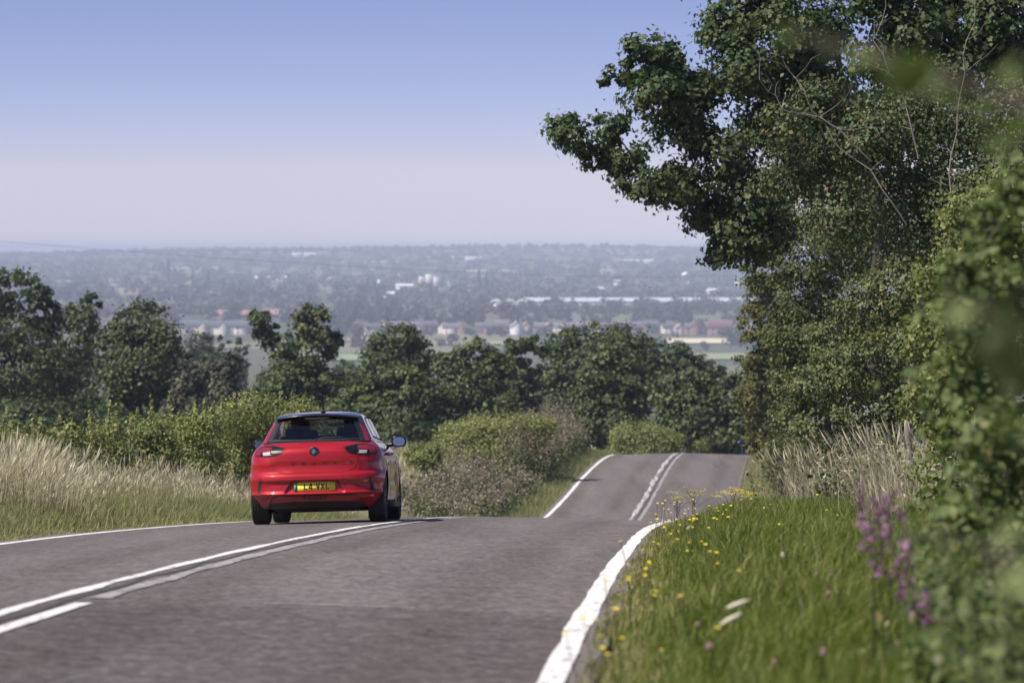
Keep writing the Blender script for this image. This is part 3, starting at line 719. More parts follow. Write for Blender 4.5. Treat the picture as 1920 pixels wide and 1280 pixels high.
        for q, (dy, sc_) in enumerate(((-.002, .93), (.0, 1.0), (.04, 1.0), (.09, .82), (.12, .45), (.125, .05))):
            th = np.arange(n)*2*math.pi/n
            rings.append(np.column_stack([sx*(.915 + .10*sc_*np.sign(np.cos(th))*np.abs(np.cos(th))**.7), np.full(n, 2.36 + dy), 1.035 + .074*sc_*np.sign(np.sin(th))*np.abs(np.sin(th))**.8]))
        V = np.concatenate(rings); i = np.arange(5)[:, None]*n; j = np.arange(n)[None, :]
        mr_.add(V, np.stack([i+j, i+(j+1) % n, i+n+(j+1) % n, i+n+j], -1).reshape(-1, 4)); mr_.tube([(sx*.72, 2.50, .99), (sx*.80, 2.46, .995), (sx*.90, 2.43, 1.01)], [.035, .03, .03], 8)
        mo = mr_.build('wing_mirror', M['roof_black'], car, smooth=True)
        gl_ = rings[0].copy(); c = gl_.mean(0); gl_ = c + (gl_ - c)*.86; gl_[:, 1] -= .003
        np_mesh('mirror_glass', np.concatenate([gl_, [c - np.array([0, .003, 0])]]), np.array([[a, (a+1) % n, n] for a in range(n)]), M['mirror_glass'], mo)
    # inside: shelf, seat backs, head restraints, inner mirror, dashboard
    MB().box((0, .82, 1.035), (1.16, .62, .02)).build('parcel_shelf', M['shelf'], car)
    def rbox(name, c, d, mat, parent, lean=0):
        bm = bmesh.new(); bmesh.ops.create_cube(bm, size=1)
        bmesh.ops.scale(bm, vec=d, verts=bm.verts); bmesh.ops.bevel(bm, geom=bm.edges[:], offset=min(d)*.3, segments=3, affect='EDGES', profile=.5)
        bmesh.ops.rotate(bm, cent=(0, 0, 0), matrix=Matrix.Rotation(lean, 3, 'X'), verts=bm.verts); bmesh.ops.translate(bm, vec=c, verts=bm.verts)
        return bm_obj(name, bm, mat, parent, smooth=True)
    rbox('rear_seat', (0, 1.2, .98), (1.12, .14, .28), M['seat'], car, R_(-15))
    for x in (-.34, .34): rbox('head_restraint', (x, 1.17, 1.16), (.25, .09, .12), M['seat'], car, R_(-8))
    for x in (-.35, .35):
        seat = rbox('front_seat', (x, 2.05, 1.0), (.46, .14, .42), M['seat'], car, R_(-12)); rbox('head_restraint', (x, 2.0, 1.265), (.25, .09, .15), M['seat'], seat)
    rbox('dashboard', (0, 2.75, 1.02), (1.15, .35, .14), M['trim'], car)
    rbox('inside_mirror', (.10, 2.3, 1.285), (.22, .04, .06), M['trim'], car)
    # person at the wheel is hidden by the head restraint; steering wheel
    MB().tube([(.35 + .18*math.cos(a), 2.52, 1.02 + .18*math.sin(a)) for a in np.linspace(0, 2*math.pi, 25)], .014, 6).build('steering_wheel', M['trim'], car)
    # exhaust-side silencer / rear axle
    MB().tube([(-.62, WR, .27), (.62, WR, .27)], .04, 8).build('rear_axle', M['under'], car)
    return car
car = build_car()
CY = 48.3
yaw = R_(-2.3)
_p = P(591, 978, CY); cxw = _p[0]
e = .2
def surf(x, y): return float(road_z(x - float(xc(y)), y))
fwd2 = np.array([math.sin(-yaw), math.cos(-yaw)])
rgt2 = np.array([fwd2[1], -fwd2[0]])
def at2(a, b_): q = np.array([cxw, CY]) + fwd2*a + rgt2*b_; return np.array([q[0], q[1], surf(q[0], q[1])])
rc = [(at2(WR, -.757)), at2(WR, .757), at2(WF, -.757), at2(WF, .757)]
f_ = Vector(((rc[2] + rc[3]) - (rc[0] + rc[1]))).normalized(); r_ = Vector((rc[1] + rc[3]) - (rc[0] + rc[2])).normalized()
u_ = r_.cross(f_).normalized(); r_ = f_.cross(u_).normalized()
org = Vector((rc[0] + rc[1]) / 2) - f_ * WR + u_ * .002
car.matrix_world = Matrix(((r_.x, f_.x, u_.x, org.x), (r_.y, f_.y, u_.y, org.y), (r_.z, f_.z, u_.z, org.z), (0, 0, 0, 1)))

# ------------------------------------------------------------------ foliage builders
def leaf_template(kind):
    if kind == 'quad':      # folded diamond
        T = np.array([[0, 0, 0], [.42, .5, .10], [0, 1, .0], [-.42, .5, .10]]); F = np.array([[0, 1, 2], [0, 2, 3]])
    elif kind == 'oval':
        T = np.array([[0, 0, 0], [.30, .25, .07], [.36, .6, .08], [0, 1, -.06], [-.36, .6, .08], [-.30, .25, .07]]); F = np.array([[0, 1, 2], [0, 2, 3], [0, 3, 4], [0, 4, 5]])
    elif kind == 'lobed':   # maple-like, five lobes
        T = np.array([[0, 0, 0], [.52, .30, .06], [.22, .50, .02], [.30, .84, .05], [0, 1.02, -.05], [-.30, .84, .05], [-.22, .50, .02], [-.52, .30, .06]])
        F = np.array([[0, 1, 2], [2, 3, 4], [0, 2, 4], [0, 4, 6], [4, 5, 6], [0, 6, 7]])
    elif kind == 'clump':   # ragged spray of three leaflets
        T = np.array([[0, 0, 0], [.5, .35, .15], [.15, .55, .0], [.25, 1.0, -.1], [-.2, .6, .1], [-.55, .45, -.05]]); F = np.array([[0, 1, 2], [0, 2, 4], [2, 3, 4], [0, 4, 5]])
    return T, F

def norm(v): return v / (np.linalg.norm(v, axis=-1, keepdims=True) + 1e-9)

def leaves_arrays(pos, nrm, size, kind, rg, droop=.3):
    n = len(pos); T, F = leaf_template(kind)
    nrm = norm(norm(nrm) + rg.normal(0, .42, (n, 3)))
    d = rg.normal(0, 1, (n, 3)); d[:, 2] -= droop
    d = norm(d - (d*nrm).sum(1, keepdims=True)*nrm); b = np.cross(nrm, d)
    s = (size * rg.uniform(.5, 1.4, n))[:, None, None]
    V = pos[:, None, :] + s*(T[None, :, 0:1]*b[:, None, :] + (T[None, :, 1:2]-.5)*d[:, None, :] + T[None, :, 2:3]*nrm[:, None, :])
    FF = F[None] + (np.arange(n)*len(T))[:, None, None]
    return V.reshape(-1, 3), FF.reshape(-1, 3), len(F)

def foliage_points(lobes, n, rg, per=45, spread=.30, shell=.55, low=1.0):
    """lobes (k,6): centre, radii. leaves gathered into clumps that sit in the outer part of the lobes"""
    L = np.asarray(lobes, float); k = len(L)
    w = (L[:, 3]*L[:, 4]*L[:, 5])**(2/3.); w = w / w.sum()
    nc = max(int(n/per), k*3)
    li = rg.choice(k, nc, p=w)
    d = norm(rg.normal(0, 1, (nc, 3)))
    r = shell + (1-shell)*rg.uniform(0, 1, nc)**.7
    C = L[li, :3] + d*L[li, 3:]*r[:, None]
    ci = rg.integers(0, nc, n)
    sg = spread*(L[li, 3:].mean(1))[ci]
    cs = rg.uniform(.55, 1.25, nc)[ci]
    off = rg.normal(0, 1, (n, 3))*np.array([1, 1, .72])
    pos = C[ci] + off*(sg*cs)[:, None]
    out = norm(pos - L[li[ci], :3]) + norm(off)*.5 + np.array([0, 0, .55])
    tone = rg.normal(0, .13, nc)[ci]
    return pos, out, tone, C, li

def limb(mb, p0, p1, r0, r1, rg, bend=.12, seg=7, n=6):
    p0 = np.asarray(p0, float); p1 = np.asarray(p1, float); t = np.linspace(0, 1, seg)[:, None]
    L = np.linalg.norm(p1-p0); w = rg.normal(0, bend*L, (2, 3)); w[:, 2] *= .5
    pts = p0 + (p1-p0)*t + w[0]*np.sin(t*math.pi) + w[1]*.4*np.sin(2*t*math.pi)
    mb.tube(pts, r0 + (r1-r0)*t[:, 0], n); return pts

def make_plant(name, label, cat, base, lobes, n, size, kind, mat, seed, group=None, trunk=None, per=45, spread=.30, shell=.55, twigs=40, bark='bark', r_trunk=.2, limbs=True, tonebias=0.0, part='crown', stem='trunk', extra=None, droop=.3):
    rg = np.random.default_rng(seed)
    L = np.asarray(lobes, float); base = np.asarray(base, float)
    root = empty(name, base, label, cat, group)
    pos, out, tone, C, li = foliage_points(L, n, rg, per, spread, shell)
    V, F, nf = leaves_arrays(pos, out, size, kind, rg, droop)
    rnd = np.clip(rg.beta(2.2, 2.4, len(pos)) + tone + tonebias, 0, 1); rnd = np.repeat(rnd, nf)
    np_mesh(part, V - base, F, M[mat] if isinstance(mat, str) else mat, root, rnd=rnd)['kind'] = 'stuff'
    mb = MB(); cen = np.average(L[:, :3], axis=0, weights=L[:, 3]**2)
    top = trunk if trunk is not None else cen
    fork = base + (np.asarray(top) - base)*.45
    tp = limb(mb, base - np.array([0, 0, .15]), fork, r_trunk, r_trunk*.72, rg, .04, 6, 8)
    tp2 = limb(mb, fork, top, r_trunk*.72, r_trunk*.3, rg, .05, 6, 7)
    allp = np.concatenate([tp[3:], tp2])
    if limbs:
        for k in np.argsort(np.linalg.norm(L[:, :3] - cen, axis=1)):     # nearer lobes first, so outer limbs fork off inner ones
            dd = np.linalg.norm(allp - L[k, :3] + np.array([0, 0, .5*L[k, 5]]), axis=1); q_ = np.argmin(dd)
            pts = limb(mb, allp[q_], L[k, :3], r_trunk*(.26 if q_ < 9 else .17), r_trunk*.07, rg, .14, 8, 5)
            allp = np.concatenate([allp, pts[4:]])
    for q in rg.integers(0, len(C), twigs):
        limb(mb, L[li[q], :3], C[q], r_trunk*.09, r_trunk*.035, rg, .12, 4, 4)
    if extra: extra(mb, rg)
    o = mb.build(stem, M[bark], root); o.data.transform(Matrix.Translation(Vector(-base)))
    return root

def pxlobes(rows, Y, seed=0, dep=1.0):
    """rows (px, py, rx_px, ry_px[, dY]) at distance Y -> world ellipsoids"""
    rg = np.random.default_rng(seed); out = []
    for r in rows:
        y = Y + (r[4] if len(r) > 4 else rg.uniform(-.5, .5)*dep)
        c = P(r[0], r[1], y); k = y / FPX
        out.append([*c, r[2]*k, max(r[2], r[3])*k*.9*dep, r[3]*k])
    return out

# ------------------------------------------------------------------ the tree line across the dip
def mid_tree(label, rows, Y, base_px, n, mat, seed, size=.21, per=70, spread=.20, **kw):
    kw.setdefault('shell', .72); n = int(n*1.7)
    bx = (base_px[0]-960)/FPX*Y; base = np.array([bx, Y, float(gz(bx, Y))])
    return make_plant('broadleaf_tree', label, 'tree', base, pxlobes(rows, Y, seed), n, size, 'quad', mat, seed, 'trees of the dark tree line', per=per, spread=spread, twigs=30, r_trunk=.32, **kw)
mid_tree('tall ragged tree at the left edge, highest of the tree line', [(-30, 560, 60, 50), (15, 530, 40, 38), (0, 610, 70, 50), (-40, 690, 80, 70), (30, 700, 70, 70), (0, 780, 90, 60)], 215, (0, 800), 9000, 'mid2', 101)
mid_tree('open-topped tree with a leaning crown near the left edge', [(65, 545, 32, 28), (85, 590, 30, 28), (60, 640, 45, 35), (100, 690, 55, 45), (70, 760, 70, 50)], 225, (70, 800), 7500, 'mid', 102)
mid_tree('narrow tree with a forked tip left of the round tree', [(170, 570, 18, 20), (150, 600, 40, 28), (130, 650, 50, 40), (150, 720, 60, 50), (140, 780, 60, 40)], 235, (145, 800), 6500, 'mid', 103)
mid_tree('broad round-domed tree in the left tree line', [(262, 610, 55, 42), (220, 650, 45, 45), (305, 645, 45, 45), (262, 690, 75, 60), (215, 740, 50, 50), (310, 730, 50, 50), (260, 775, 70, 40), (345, 690, 22, 25)], 222, (275, 800), 12000, 'mid', 104)
mid_tree('small pale shrubby tree right of the round tree', [(345, 690, 22, 20), (352, 730, 30, 30), (340, 775, 35, 30)], 205, (348, 800), 3000, 'mid3', 105)
mid_tree('dull brownish low tree between two green crowns', [(395, 700, 35, 32), (425, 690, 30, 28), (410, 750, 50, 40), (380, 780, 40, 30)], 218, (405, 800), 5500, 'mid3', 106, tonebias=-.18)
mid_tree('two-lobed tree with a gappy crown left of the car roof', [(490, 612, 35, 28), (530, 650, 40, 30), (585, 610, 42, 36), (615, 640, 28, 30), (580, 660, 50, 35), (545, 720, 60, 45), (600, 735, 50, 45), (500, 740, 50, 40), (560, 785, 80, 35)], 210, (570, 800), 11000, 'mid2', 107, shell=.5)
mid_tree('low leafy tree behind the roof of the car', [(655, 735, 40, 32), (690, 760, 45, 35), (640, 785, 50, 30), (720, 720, 40, 30), (760, 725, 45, 32), (740, 780, 70, 40), (800, 750, 40, 40)], 205, (700, 800), 9000, 'mid2', 108)
mid_tree('compact round tree standing alone above the tree line', [(745, 645, 45, 35), (715, 665, 35, 32), (780, 665, 32, 34), (745, 690, 60, 40)], 232, (745, 800), 7000, 'mid', 109)
mid_tree('broad tree right of the compact round one', [(890, 670, 40, 32), (850, 690, 40, 32), (925, 700, 38, 36), (870, 730, 60, 45), (930, 770, 50, 45), (850, 790, 60, 45)], 214, (885, 820), 10000, 'mid2', 110)
mid_tree('thin branchy tree with sky gaps in mid tree line', [(965, 650, 30, 16), (1000, 648, 26, 18), (985, 690, 35, 20), (975, 740, 45, 40), (985, 790, 50, 40)], 226, (980, 830), 5000, 'mid', 111, shell=.4)
mid_tree('biggest dark crown in the middle of the tree line', [(1120, 640, 50, 38), (1070, 650, 45, 35), (1040, 690, 40, 45), (1170, 650, 45, 38), (1210, 670, 42, 40), (1110, 700, 70, 50), (1060, 760, 60, 55), (1230, 720, 45, 50)], 238, (1120, 850), 14000, 'mid', 112)
mid_tree('grey-green tree in front of the biggest crown', [(1150, 685, 45, 38), (1120, 725, 45, 45), (1190, 725, 45, 45), (1150, 780, 70, 55), (1105, 810, 40, 35)], 215, (1150, 850), 10000, 'mid2', 113, tonebias=.04)
mid_tree('lower tree stepping down right of the biggest crown', [(1265, 675, 30, 30), (1300, 690, 32, 25), (1330, 700, 25, 20), (1280, 730, 50, 40)], 236, (1290, 850), 5500, 'mid', 114)
mid_tree('rounded olive tree at the bend beyond the crest', [(1270, 735, 45, 35), (1320, 728, 45, 32), (1365, 740, 40, 36), (1300, 780, 65, 45), (1370, 800, 50, 45), (1260, 810, 40, 30), (1405, 770, 30, 60), (1410, 830, 35, 30)], 206, (1320, 855), 13000, 'mid2', 115, tonebias=.03)
mid_tree('dark undergrowth tree at foot of left tree line', [(60, 790, 90, 35), (190, 800, 70, 35), (330, 800, 70, 32), (450, 800, 60, 32)], 212, (250, 815), 9000, 'mid', 116, tonebias=-.1)
mid_tree('dark undergrowth tree behind the pale field', [(640, 815, 60, 30), (760, 815, 60, 30), (880, 820, 60, 30), (990, 830, 50, 30)], 204, (800, 830), 8000, 'mid', 117, tonebias=-.1)

# ------------------------------------------------------------------ right-hand trees and hedge
def rbase(px, Y):
    x = (px-960)/FPX*Y; return np.array([x, Y, float(gz(x, Y))])
make_plant('maple_tree', 'big dark field maple leaning over the road from the right', 'tree', rbase(1700, 74),
    pxlobes([(1068, 250, 42, 34), (1110, 285, 45, 30), (1145, 240, 38, 28), (1175, 300, 45, 35), (1215, 350, 55, 34), (1275, 345, 55, 42), (1160, 150, 34, 26), (1205, 100, 45, 34), (1255, 120, 45, 38), (1225, 175, 55, 40), (1300, 170, 55, 45),
             (1280, 245, 65, 50), (1360, 300, 65, 55), (1340, 390, 55, 50), (1370, 455, 42, 45), (1352, 488, 30, 36), (1400, 130, 65, 60), (1360, 60, 55, 40), (1430, 20, 70, 50), (1520, 60, 80, 60), (1450, 230, 70, 60), (1420, 370, 65, 60), (1440, 450, 60, 50), (1520, 170, 80, 70), (1540, 300, 80, 70), (1390, -60, 80, 55), (1520, -70, 90, 60), (1345, 12, 30, 16)], 74, 1, 1.3),
    54000, .090, 'lobed', 'maple', 201, per=64, spread=.25, shell=.45, twigs=160, r_trunk=.17, trunk=P(1560, 60, 74))
make_plant('tall_tree', 'dark tall tree filling the top right corner of frame', 'tree', rbase(1990, 68),
    pxlobes([(1640, -20, 80, 60), (1720, 60, 80, 60), (1780, -30, 80, 60), (1860, 40, 70, 70), (1900, 130, 60, 60), (1660, 110, 70, 55), (1780, 140, 70, 50), (1900, -60, 80, 60)], 68, 2, 1.2),
    20000, .095, 'lobed', 'maple', 202, per=50, spread=.30, shell=.3, twigs=140, r_trunk=.12, trunk=P(1900, 30, 68))
def dead_twigs(rows, Y):
    def f(mb, rg):
        for pts in rows:
            w0 = np.array([P(a, b_, Y - 1.2) for a, b_ in pts]); tt = np.linspace(0, len(pts)-1, 12); w = np.stack([np.interp(tt, np.arange(len(pts)), w0[:, k]) for k in range(3)], 1) + rg.normal(0, .025, (12, 3)); mb.tube(w, np.linspace(.012, .004, len(w)), 5)
            for q in range(2, len(w)):
                for _ in range(1):
                    d = rg.normal(0, .25, 3); d[2] = abs(d[2]); limb(mb, w[q], w[q] + d, .005, .0025, rg, .1, 4, 4)
    return f
make_plant('scrub_tree', 'half-bare scrubby thorn tree with yellowing leaves below the dark tree', 'tree', rbase(1730, 52),
    pxlobes([(1480, 240, 60, 45), (1540, 190, 55, 40), (1560, 290, 80, 60), (1480, 330, 60, 50), (1640, 250, 80, 60), (1720, 200, 70, 55), (1700, 330, 90, 70), (1590, 400, 90, 65), (1800, 260, 80, 70), (1820, 380, 90, 70), (1890, 200, 60, 60), (1720, 440, 90, 60), (1880, 330, 70, 60)], 52, 3, 1.1),
    28000, .055, 'quad', 'scrub', 203, per=30, spread=.34, shell=.2, twigs=220, bark='grey_twig', r_trunk=.05, trunk=P(1700, 260, 52),
    extra=dead_twigs([[(1700, 420), (1640, 330), (1560, 250), (1500, 160), (1470, 110)], [(1720, 300), (1700, 200), (1650, 100), (1640, 30)], [(1640, 300), (1560, 230), (1480, 210), (1425, 150)], [(1790, 400), (1780, 300), (1800, 200), (1810, 90), (1830, 10)], [(1840, 420), (1850, 330), (1880, 260)]], 52))
make_plant('sycamore_tree', 'dense dark tree behind the thorn scrub on the right', 'tree', rbase(1800, 86),
    pxlobes([(1560, 200, 70, 60), (1640, 180, 70, 60), (1720, 240, 80, 70), (1820, 220, 80, 70), (1900, 280, 80, 70), (1620, 320, 80, 70), (1720, 380, 90, 80), (1830, 380, 90, 80), (1640, 460, 80, 70), (1760, 500, 90, 80), (1880, 480, 80, 80), (1700, 600, 90, 80), (1820, 620, 90, 80), (1480, 420, 60, 50), (1560, 420, 60, 60), (1480, 150, 60, 50), (1650, 720, 80, 70), (1780, 750, 90, 80), (1900, 640, 80, 80)], 86, 12, .8),
    30000, .12, 'clump', 'maple', 210, per=50, spread=.28, shell=.35, twigs=80, r_trunk=.2)
make_plant('hedge_bush', 'dark hawthorn bush under the overhanging maple', 'bush', rbase(1560, 82),
    pxlobes([(1450, 500, 55, 50), (1400, 520, 30, 25), (1490, 560, 65, 55), (1520, 480, 65, 55), (1570, 540, 70, 60), (1540, 620, 75, 60), (1480, 640, 50, 55), (1600, 640, 70, 60), (1560, 720, 80, 60), (1490, 740, 45, 55), (1620, 460, 70, 60)], 82, 4, 1.0),
    30000, .066, 'quad', 'hedge_dark', 204, per=70, spread=.20, shell=.72, twigs=120, r_trunk=.12, part='foliage', stem='stem', tonebias=-.08)
make_plant('hedge_bush', 'leafy hedge bush behind the dry grass on the right verge', 'bush', rbase(1640, 62),
    pxlobes([(1570, 640, 60, 50), (1630, 580, 70, 60), (1700, 540, 75, 65), (1540, 730, 60, 55), (1620, 690, 75, 60), (1710, 650, 80, 65), (1500, 800, 45, 45), (1560, 810, 65, 55), (1650, 790, 80, 60), (1740, 760, 80, 65), (1780, 560, 70, 70), (1800, 660, 70, 70)], 62, 5, 1.0),
    32000, .054, 'quad', 'hedge_dark', 205, per=70, spread=.20, shell=.72, twigs=120, r_trunk=.09, part='foliage', stem='stem', tonebias=.02)
make_plant('hedge_bush', 'hawthorn bush low on the verge where the far road vanishes', 'bush', rbase(1500, 95),
    pxlobes([(1470, 800, 32, 40), (1450, 850, 26, 35), (1445, 900, 26, 35), (1500, 870, 45, 45), (1530, 830, 50, 45), (1560, 880, 50, 45), (1490, 920, 50, 40), (1570, 930, 60, 40), (1650, 920, 60, 50)], 88, 6, 1.0),
    12000, .066, 'quad', 'hedge_dark', 206, per=36, spread=.28, twigs=50, r_trunk=.06, part='foliage', stem='stem', tonebias=.12)
make_plant('ash_tree', 'yellow-green tree at the end of the right hedge', 'tree', rbase(1470, 140),
    pxlobes([(1425, 560, 28, 30), (1450, 540, 35, 25), (1415, 600, 32, 35), (1450, 620, 45, 45), (1410, 660, 32, 38), (1440, 700, 50, 45), (1410, 740, 32, 35), (1440, 780, 45, 45), (1430, 830, 30, 35), (1490, 600, 50, 50), (1490, 700, 55, 55), (1440, 510, 20, 20)], 140, 7, 1.0),
    22000, .12, 'quad', 'yellowish', 207, per=60, spread=.20, shell=.72, twigs=90, r_trunk=.2)
make_plant('hedge_bush', 'rough hedge bush climbing the right edge of frame', 'bush', rbase(1850, 36),
    pxlobes([(1830, 420, 70, 60), (1890, 360, 60, 60), (1790, 520, 80, 70), (1870, 520, 80, 70), (1770, 640, 80, 70), (1850, 660, 90, 80), (1760, 760, 70, 70), (1840, 790, 90, 80), (1790, 880, 80, 60), (1880, 900, 80, 70), (1820, 960, 80, 50), (1900, 450, 70, 70)], 36, 8, .9),
    26000, .042, 'oval', 'bright', 208, per=50, spread=.22, shell=.70, twigs=100, r_trunk=.05, part='foliage', stem='stem', tonebias=-.15)
make_plant('hedge_bush', 'out-of-focus leafy bush close on the right edge', 'bush', rbase(2000, 17),
    pxlobes([(1860, 420, 55, 60), (1910, 360, 50, 60), (1830, 520, 60, 50), (1900, 560, 70, 60), (1790, 600, 70, 50), (1850, 660, 70, 60), (1800, 720, 80, 60), (1890, 740, 70, 70), (1830, 810, 70, 70), (1900, 860, 70, 80), (1850, 920, 80, 70), (1830, 1010, 80, 80), (1900, 1030, 80, 80), (1800, 1100, 80, 80), (1880, 1150, 90, 80), (1780, 1210, 80, 80), (1880, 1260, 90, 80), (1760, 1290, 80, 60)], 16, 9, .9),
    6500, .046, 'oval', 'near', 209, per=16, spread=.42, shell=.3, twigs=140, bark='twig', r_trunk=.022, part='foliage', stem='stem', trunk=P(1950, 700, 17))
# sprigs a few metres from the lens
def near_sprig(label, path, leaves, Y, seed):
    rg = np.random.default_rng(seed)
    w = np.array([P(a, b_, Y) for a, b_ in path]); base = w[0]
    root = empty('leafy_sprig', base, label, 'branch')
    o = MB().tube(w - base, np.linspace(.004, .0015, len(w)), 6).build('twig', M['twig'], root)
    for px_, py_, s in leaves:
        c = P(px_, py_, Y + rg.uniform(-.15, .15)); d = np.argmin(np.linalg.norm(w - c, axis=1))
        V, F, nf = leaves_arrays(np.array([c - base]), np.array([rg.normal(0, .6, 3) + np.array([-.3, -.7, .5])]), s*1.15, 'oval', rg)
        np_mesh('leaf', V, F, M['near'], root, rnd=np.full(nf, rg.choice([.02, .1, .3, .5, .7])))
        lo = MB().tube([w[d] - base, (w[d] + c)/2 - base, c - base], [.0012, .001, .0008], 5).build('leaf_stalk', M['twig'], root)
near_sprig('blurred leafy sprig hanging across the top right of frame', [(2050, 260), (1920, 200), (1800, 150), (1680, 110), (1560, 80), (1470, 60)],
    [(1475, 68, .032), (1545, 92, .038), (1620, 108, .046), (1655, 120, .036), (1700, 140, .050), (1745, 150, .045), (1780, 175, .048), (1845, 205, .044), (1840, 140, .040), (1895, 130, .046), (1880, 270, .05), (1905, 240, .045), (1910, 150, .04)], 4.4, 301)
near_sprig('blurred leafy sprig beside the hedge at right edge', [(2040, 700), (1960, 640), (1880, 600), (1800, 570)], [(1835, 560, .045), (1800, 590, .045), (1890, 610, .055), (1905, 560, .05), (1850, 660, .05), (1895, 680, .05), (1780, 540, .03)], 4.6, 302)
near_sprig('blurred pale leaves low on the right above the purple flowers', [(2030, 1130), (1940, 1080), (1850, 1030), (1740, 990)], [(1700, 1000, .038), (1760, 1010, .04), (1800, 1040, .045), (1850, 1020, .045), (1905, 1090, .045), (1890, 1000, .04)], 4.2, 303)
near_sprig('blurred dark leaves at right edge beside the hedge', [(2060, 900), (1980, 860), (1900, 800)], [(1900, 720, .045), (1885, 790, .045), (1860, 640, .04), (1915, 840, .04)], 4.5, 304)

# ------------------------------------------------------------------ left roadside bushes
def ubase(u, Y): x = float(xc(Y)) + u; return np.array([x, Y, float(gz(x, Y))])
def shoots(rows, Y, leafmat=None):
    return rows
def left_bush(label, rows, Y, n, seed, size=.055, mat='bright', shoot=(), tonebias=0.0, base_px=None):
    bp = base_px if base_px is not None else np.mean([r[0] for r in rows]); x = (bp-960)/FPX*Y; base = np.array([x, Y, float(gz(x, Y))])
    rows = list(rows) + [(r[0], r[1] + 38, r[2]*1.05, r[3]*1.1) for r in rows if Y < 100]
    root = make_plant('roadside_bush', label, 'bush', base, pxlobes(rows, Y, seed, .9), int(n*1.4), size, 'quad' if Y > 100 else 'oval', mat, seed, 'bushes along the left roadside', per=34, spread=.32, shell=.4, twigs=50, bark='twig', r_trunk=.035, part='foliage', stem='stem', tonebias=tonebias, droop=-.3)
    rg = np.random.default_rng(seed + 7)
    for (a, b0, b1) in shoot:     # tall leafy shoots standing above the hedge
        y = Y + rg.uniform(-1, 1); p0 = P(a - rg.uniform(-6, 6), b0 + 25, y); p1 = P(a, b1, y)
        mb = MB(); pts = limb(mb, p0, p1, .010, .004, rg, .03, 8, 5)
        so_ = mb.build('shoot', M['twig'], root); so_.data.transform(Matrix.Translation(Vector(-base)))
        m = int(46 * np.linalg.norm(p1-p0) / .5); t = rg.uniform(.12, 1.0, m)
        q = np.stack([np.interp(t, np.linspace(0, 1, 8), pts[:, k]) for k in range(3)], 1); off = rg.normal(0, 1, (m, 3))*np.array([.05, .05, .02])*(1.25-t)[:, None]
        V, F, nf = leaves_arrays(q + off - base, norm(off) + np.array([0, 0, .8]), .065, 'oval', rg, -.8)
        np_mesh('shoot_leaves', V, F, M[mat], so_, rnd=np.repeat(np.clip(rg.beta(2, 2, m) + .12, 0, 1), nf))
    return root
left_bush('low sparse bush at left edge beside the tall dry grass', [(-30, 815, 40, 30), (25, 815, 35, 26), (40, 850, 45, 30)], 62, 3600, 401, shoot=[(15, 800, 762), (60, 800, 775), (110, 812, 772)])
left_bush('low bush with a bare gap second from the left edge', [(95, 830, 38, 26), (135, 820, 35, 28), (110, 860, 55, 30)], 66, 4200, 402, shoot=[(75, 812, 780), (135, 800, 772), (170, 805, 775)])
left_bush('thin-topped bush below the round-domed tree', [(180, 825, 38, 28), (220, 815, 38, 30), (200, 860, 55, 32)], 69, 4600, 403, shoot=[(205, 800, 752), (218, 800, 755), (170, 805, 768), (245, 805, 775)])
left_bush('bush with the tallest leafy shoots on the left', [(265, 815, 38, 32), (305, 810, 38, 32), (285, 860, 55, 35)], 73, 5200, 404, shoot=[(283, 795, 740), (316, 790, 732), (258, 800, 762), (335, 795, 770)])
left_bush('bush with reddish shoot tips left of the car', [(345, 805, 36, 34), (385, 798, 38, 36), (365, 855, 55, 38)], 77, 5600, 405, shoot=[(365, 790, 752), (384, 785, 745), (402, 780, 752)])
left_bush('tall bright bush just left of the car', [(430, 790, 38, 40), (470, 775, 42, 38), (450, 850, 55, 45), (505, 775, 40, 38), (480, 820, 50, 40)], 83, 9000, 406, shoot=[(418, 770, 742), (440, 760, 738), (462, 755, 735), (482, 752, 738)], tonebias=.05)
left_bush('tall bright bush directly behind the car roof', [(540, 768, 38, 34), (570, 780, 32, 34), (545, 830, 55, 45), (600, 820, 40, 40)], 88, 7000, 407, shoot=[(525, 755, 734), (548, 752, 732), (570, 762, 740)], tonebias=.05)
left_bush('small shrub in the gap just right of the car mirror', [(780, 850, 22, 18), (800, 862, 30, 20), (815, 845, 16, 16)], 130, 2600, 408, .08, shoot=[(795, 845, 825)])
left_bush('large pale green bush beyond the dip right of the car', [(860, 820, 40, 30), (905, 808, 45, 28), (950, 805, 45, 26), (990, 800, 42, 24), (890, 850, 55, 30), (940, 845, 50, 32), (985, 835, 45, 32), (1020, 800, 30, 22)], 150, 17000, 409, .085, tonebias=.16, base_px=920)
left_bush('rounded pale green bush at the far left bend of the road', [(1185, 815, 36, 22), (1225, 820, 38, 24), (1255, 835, 28, 20), (1205, 840, 45, 22), (1165, 830, 26, 22)], 192, 11000, 410, .10, tonebias=.10)
left_bush('little pale bush beside the far end of road', [(1318, 832, 16, 14), (1310, 845, 24, 14), (1335, 842, 18, 12)], 205, 2500, 411, .10, tonebias=.08)
left_bush('small hedge clump at the far road end near blue sign', [(1365, 846, 24, 9), (1385, 850, 18, 8)], 208, 1800, 412, .10)

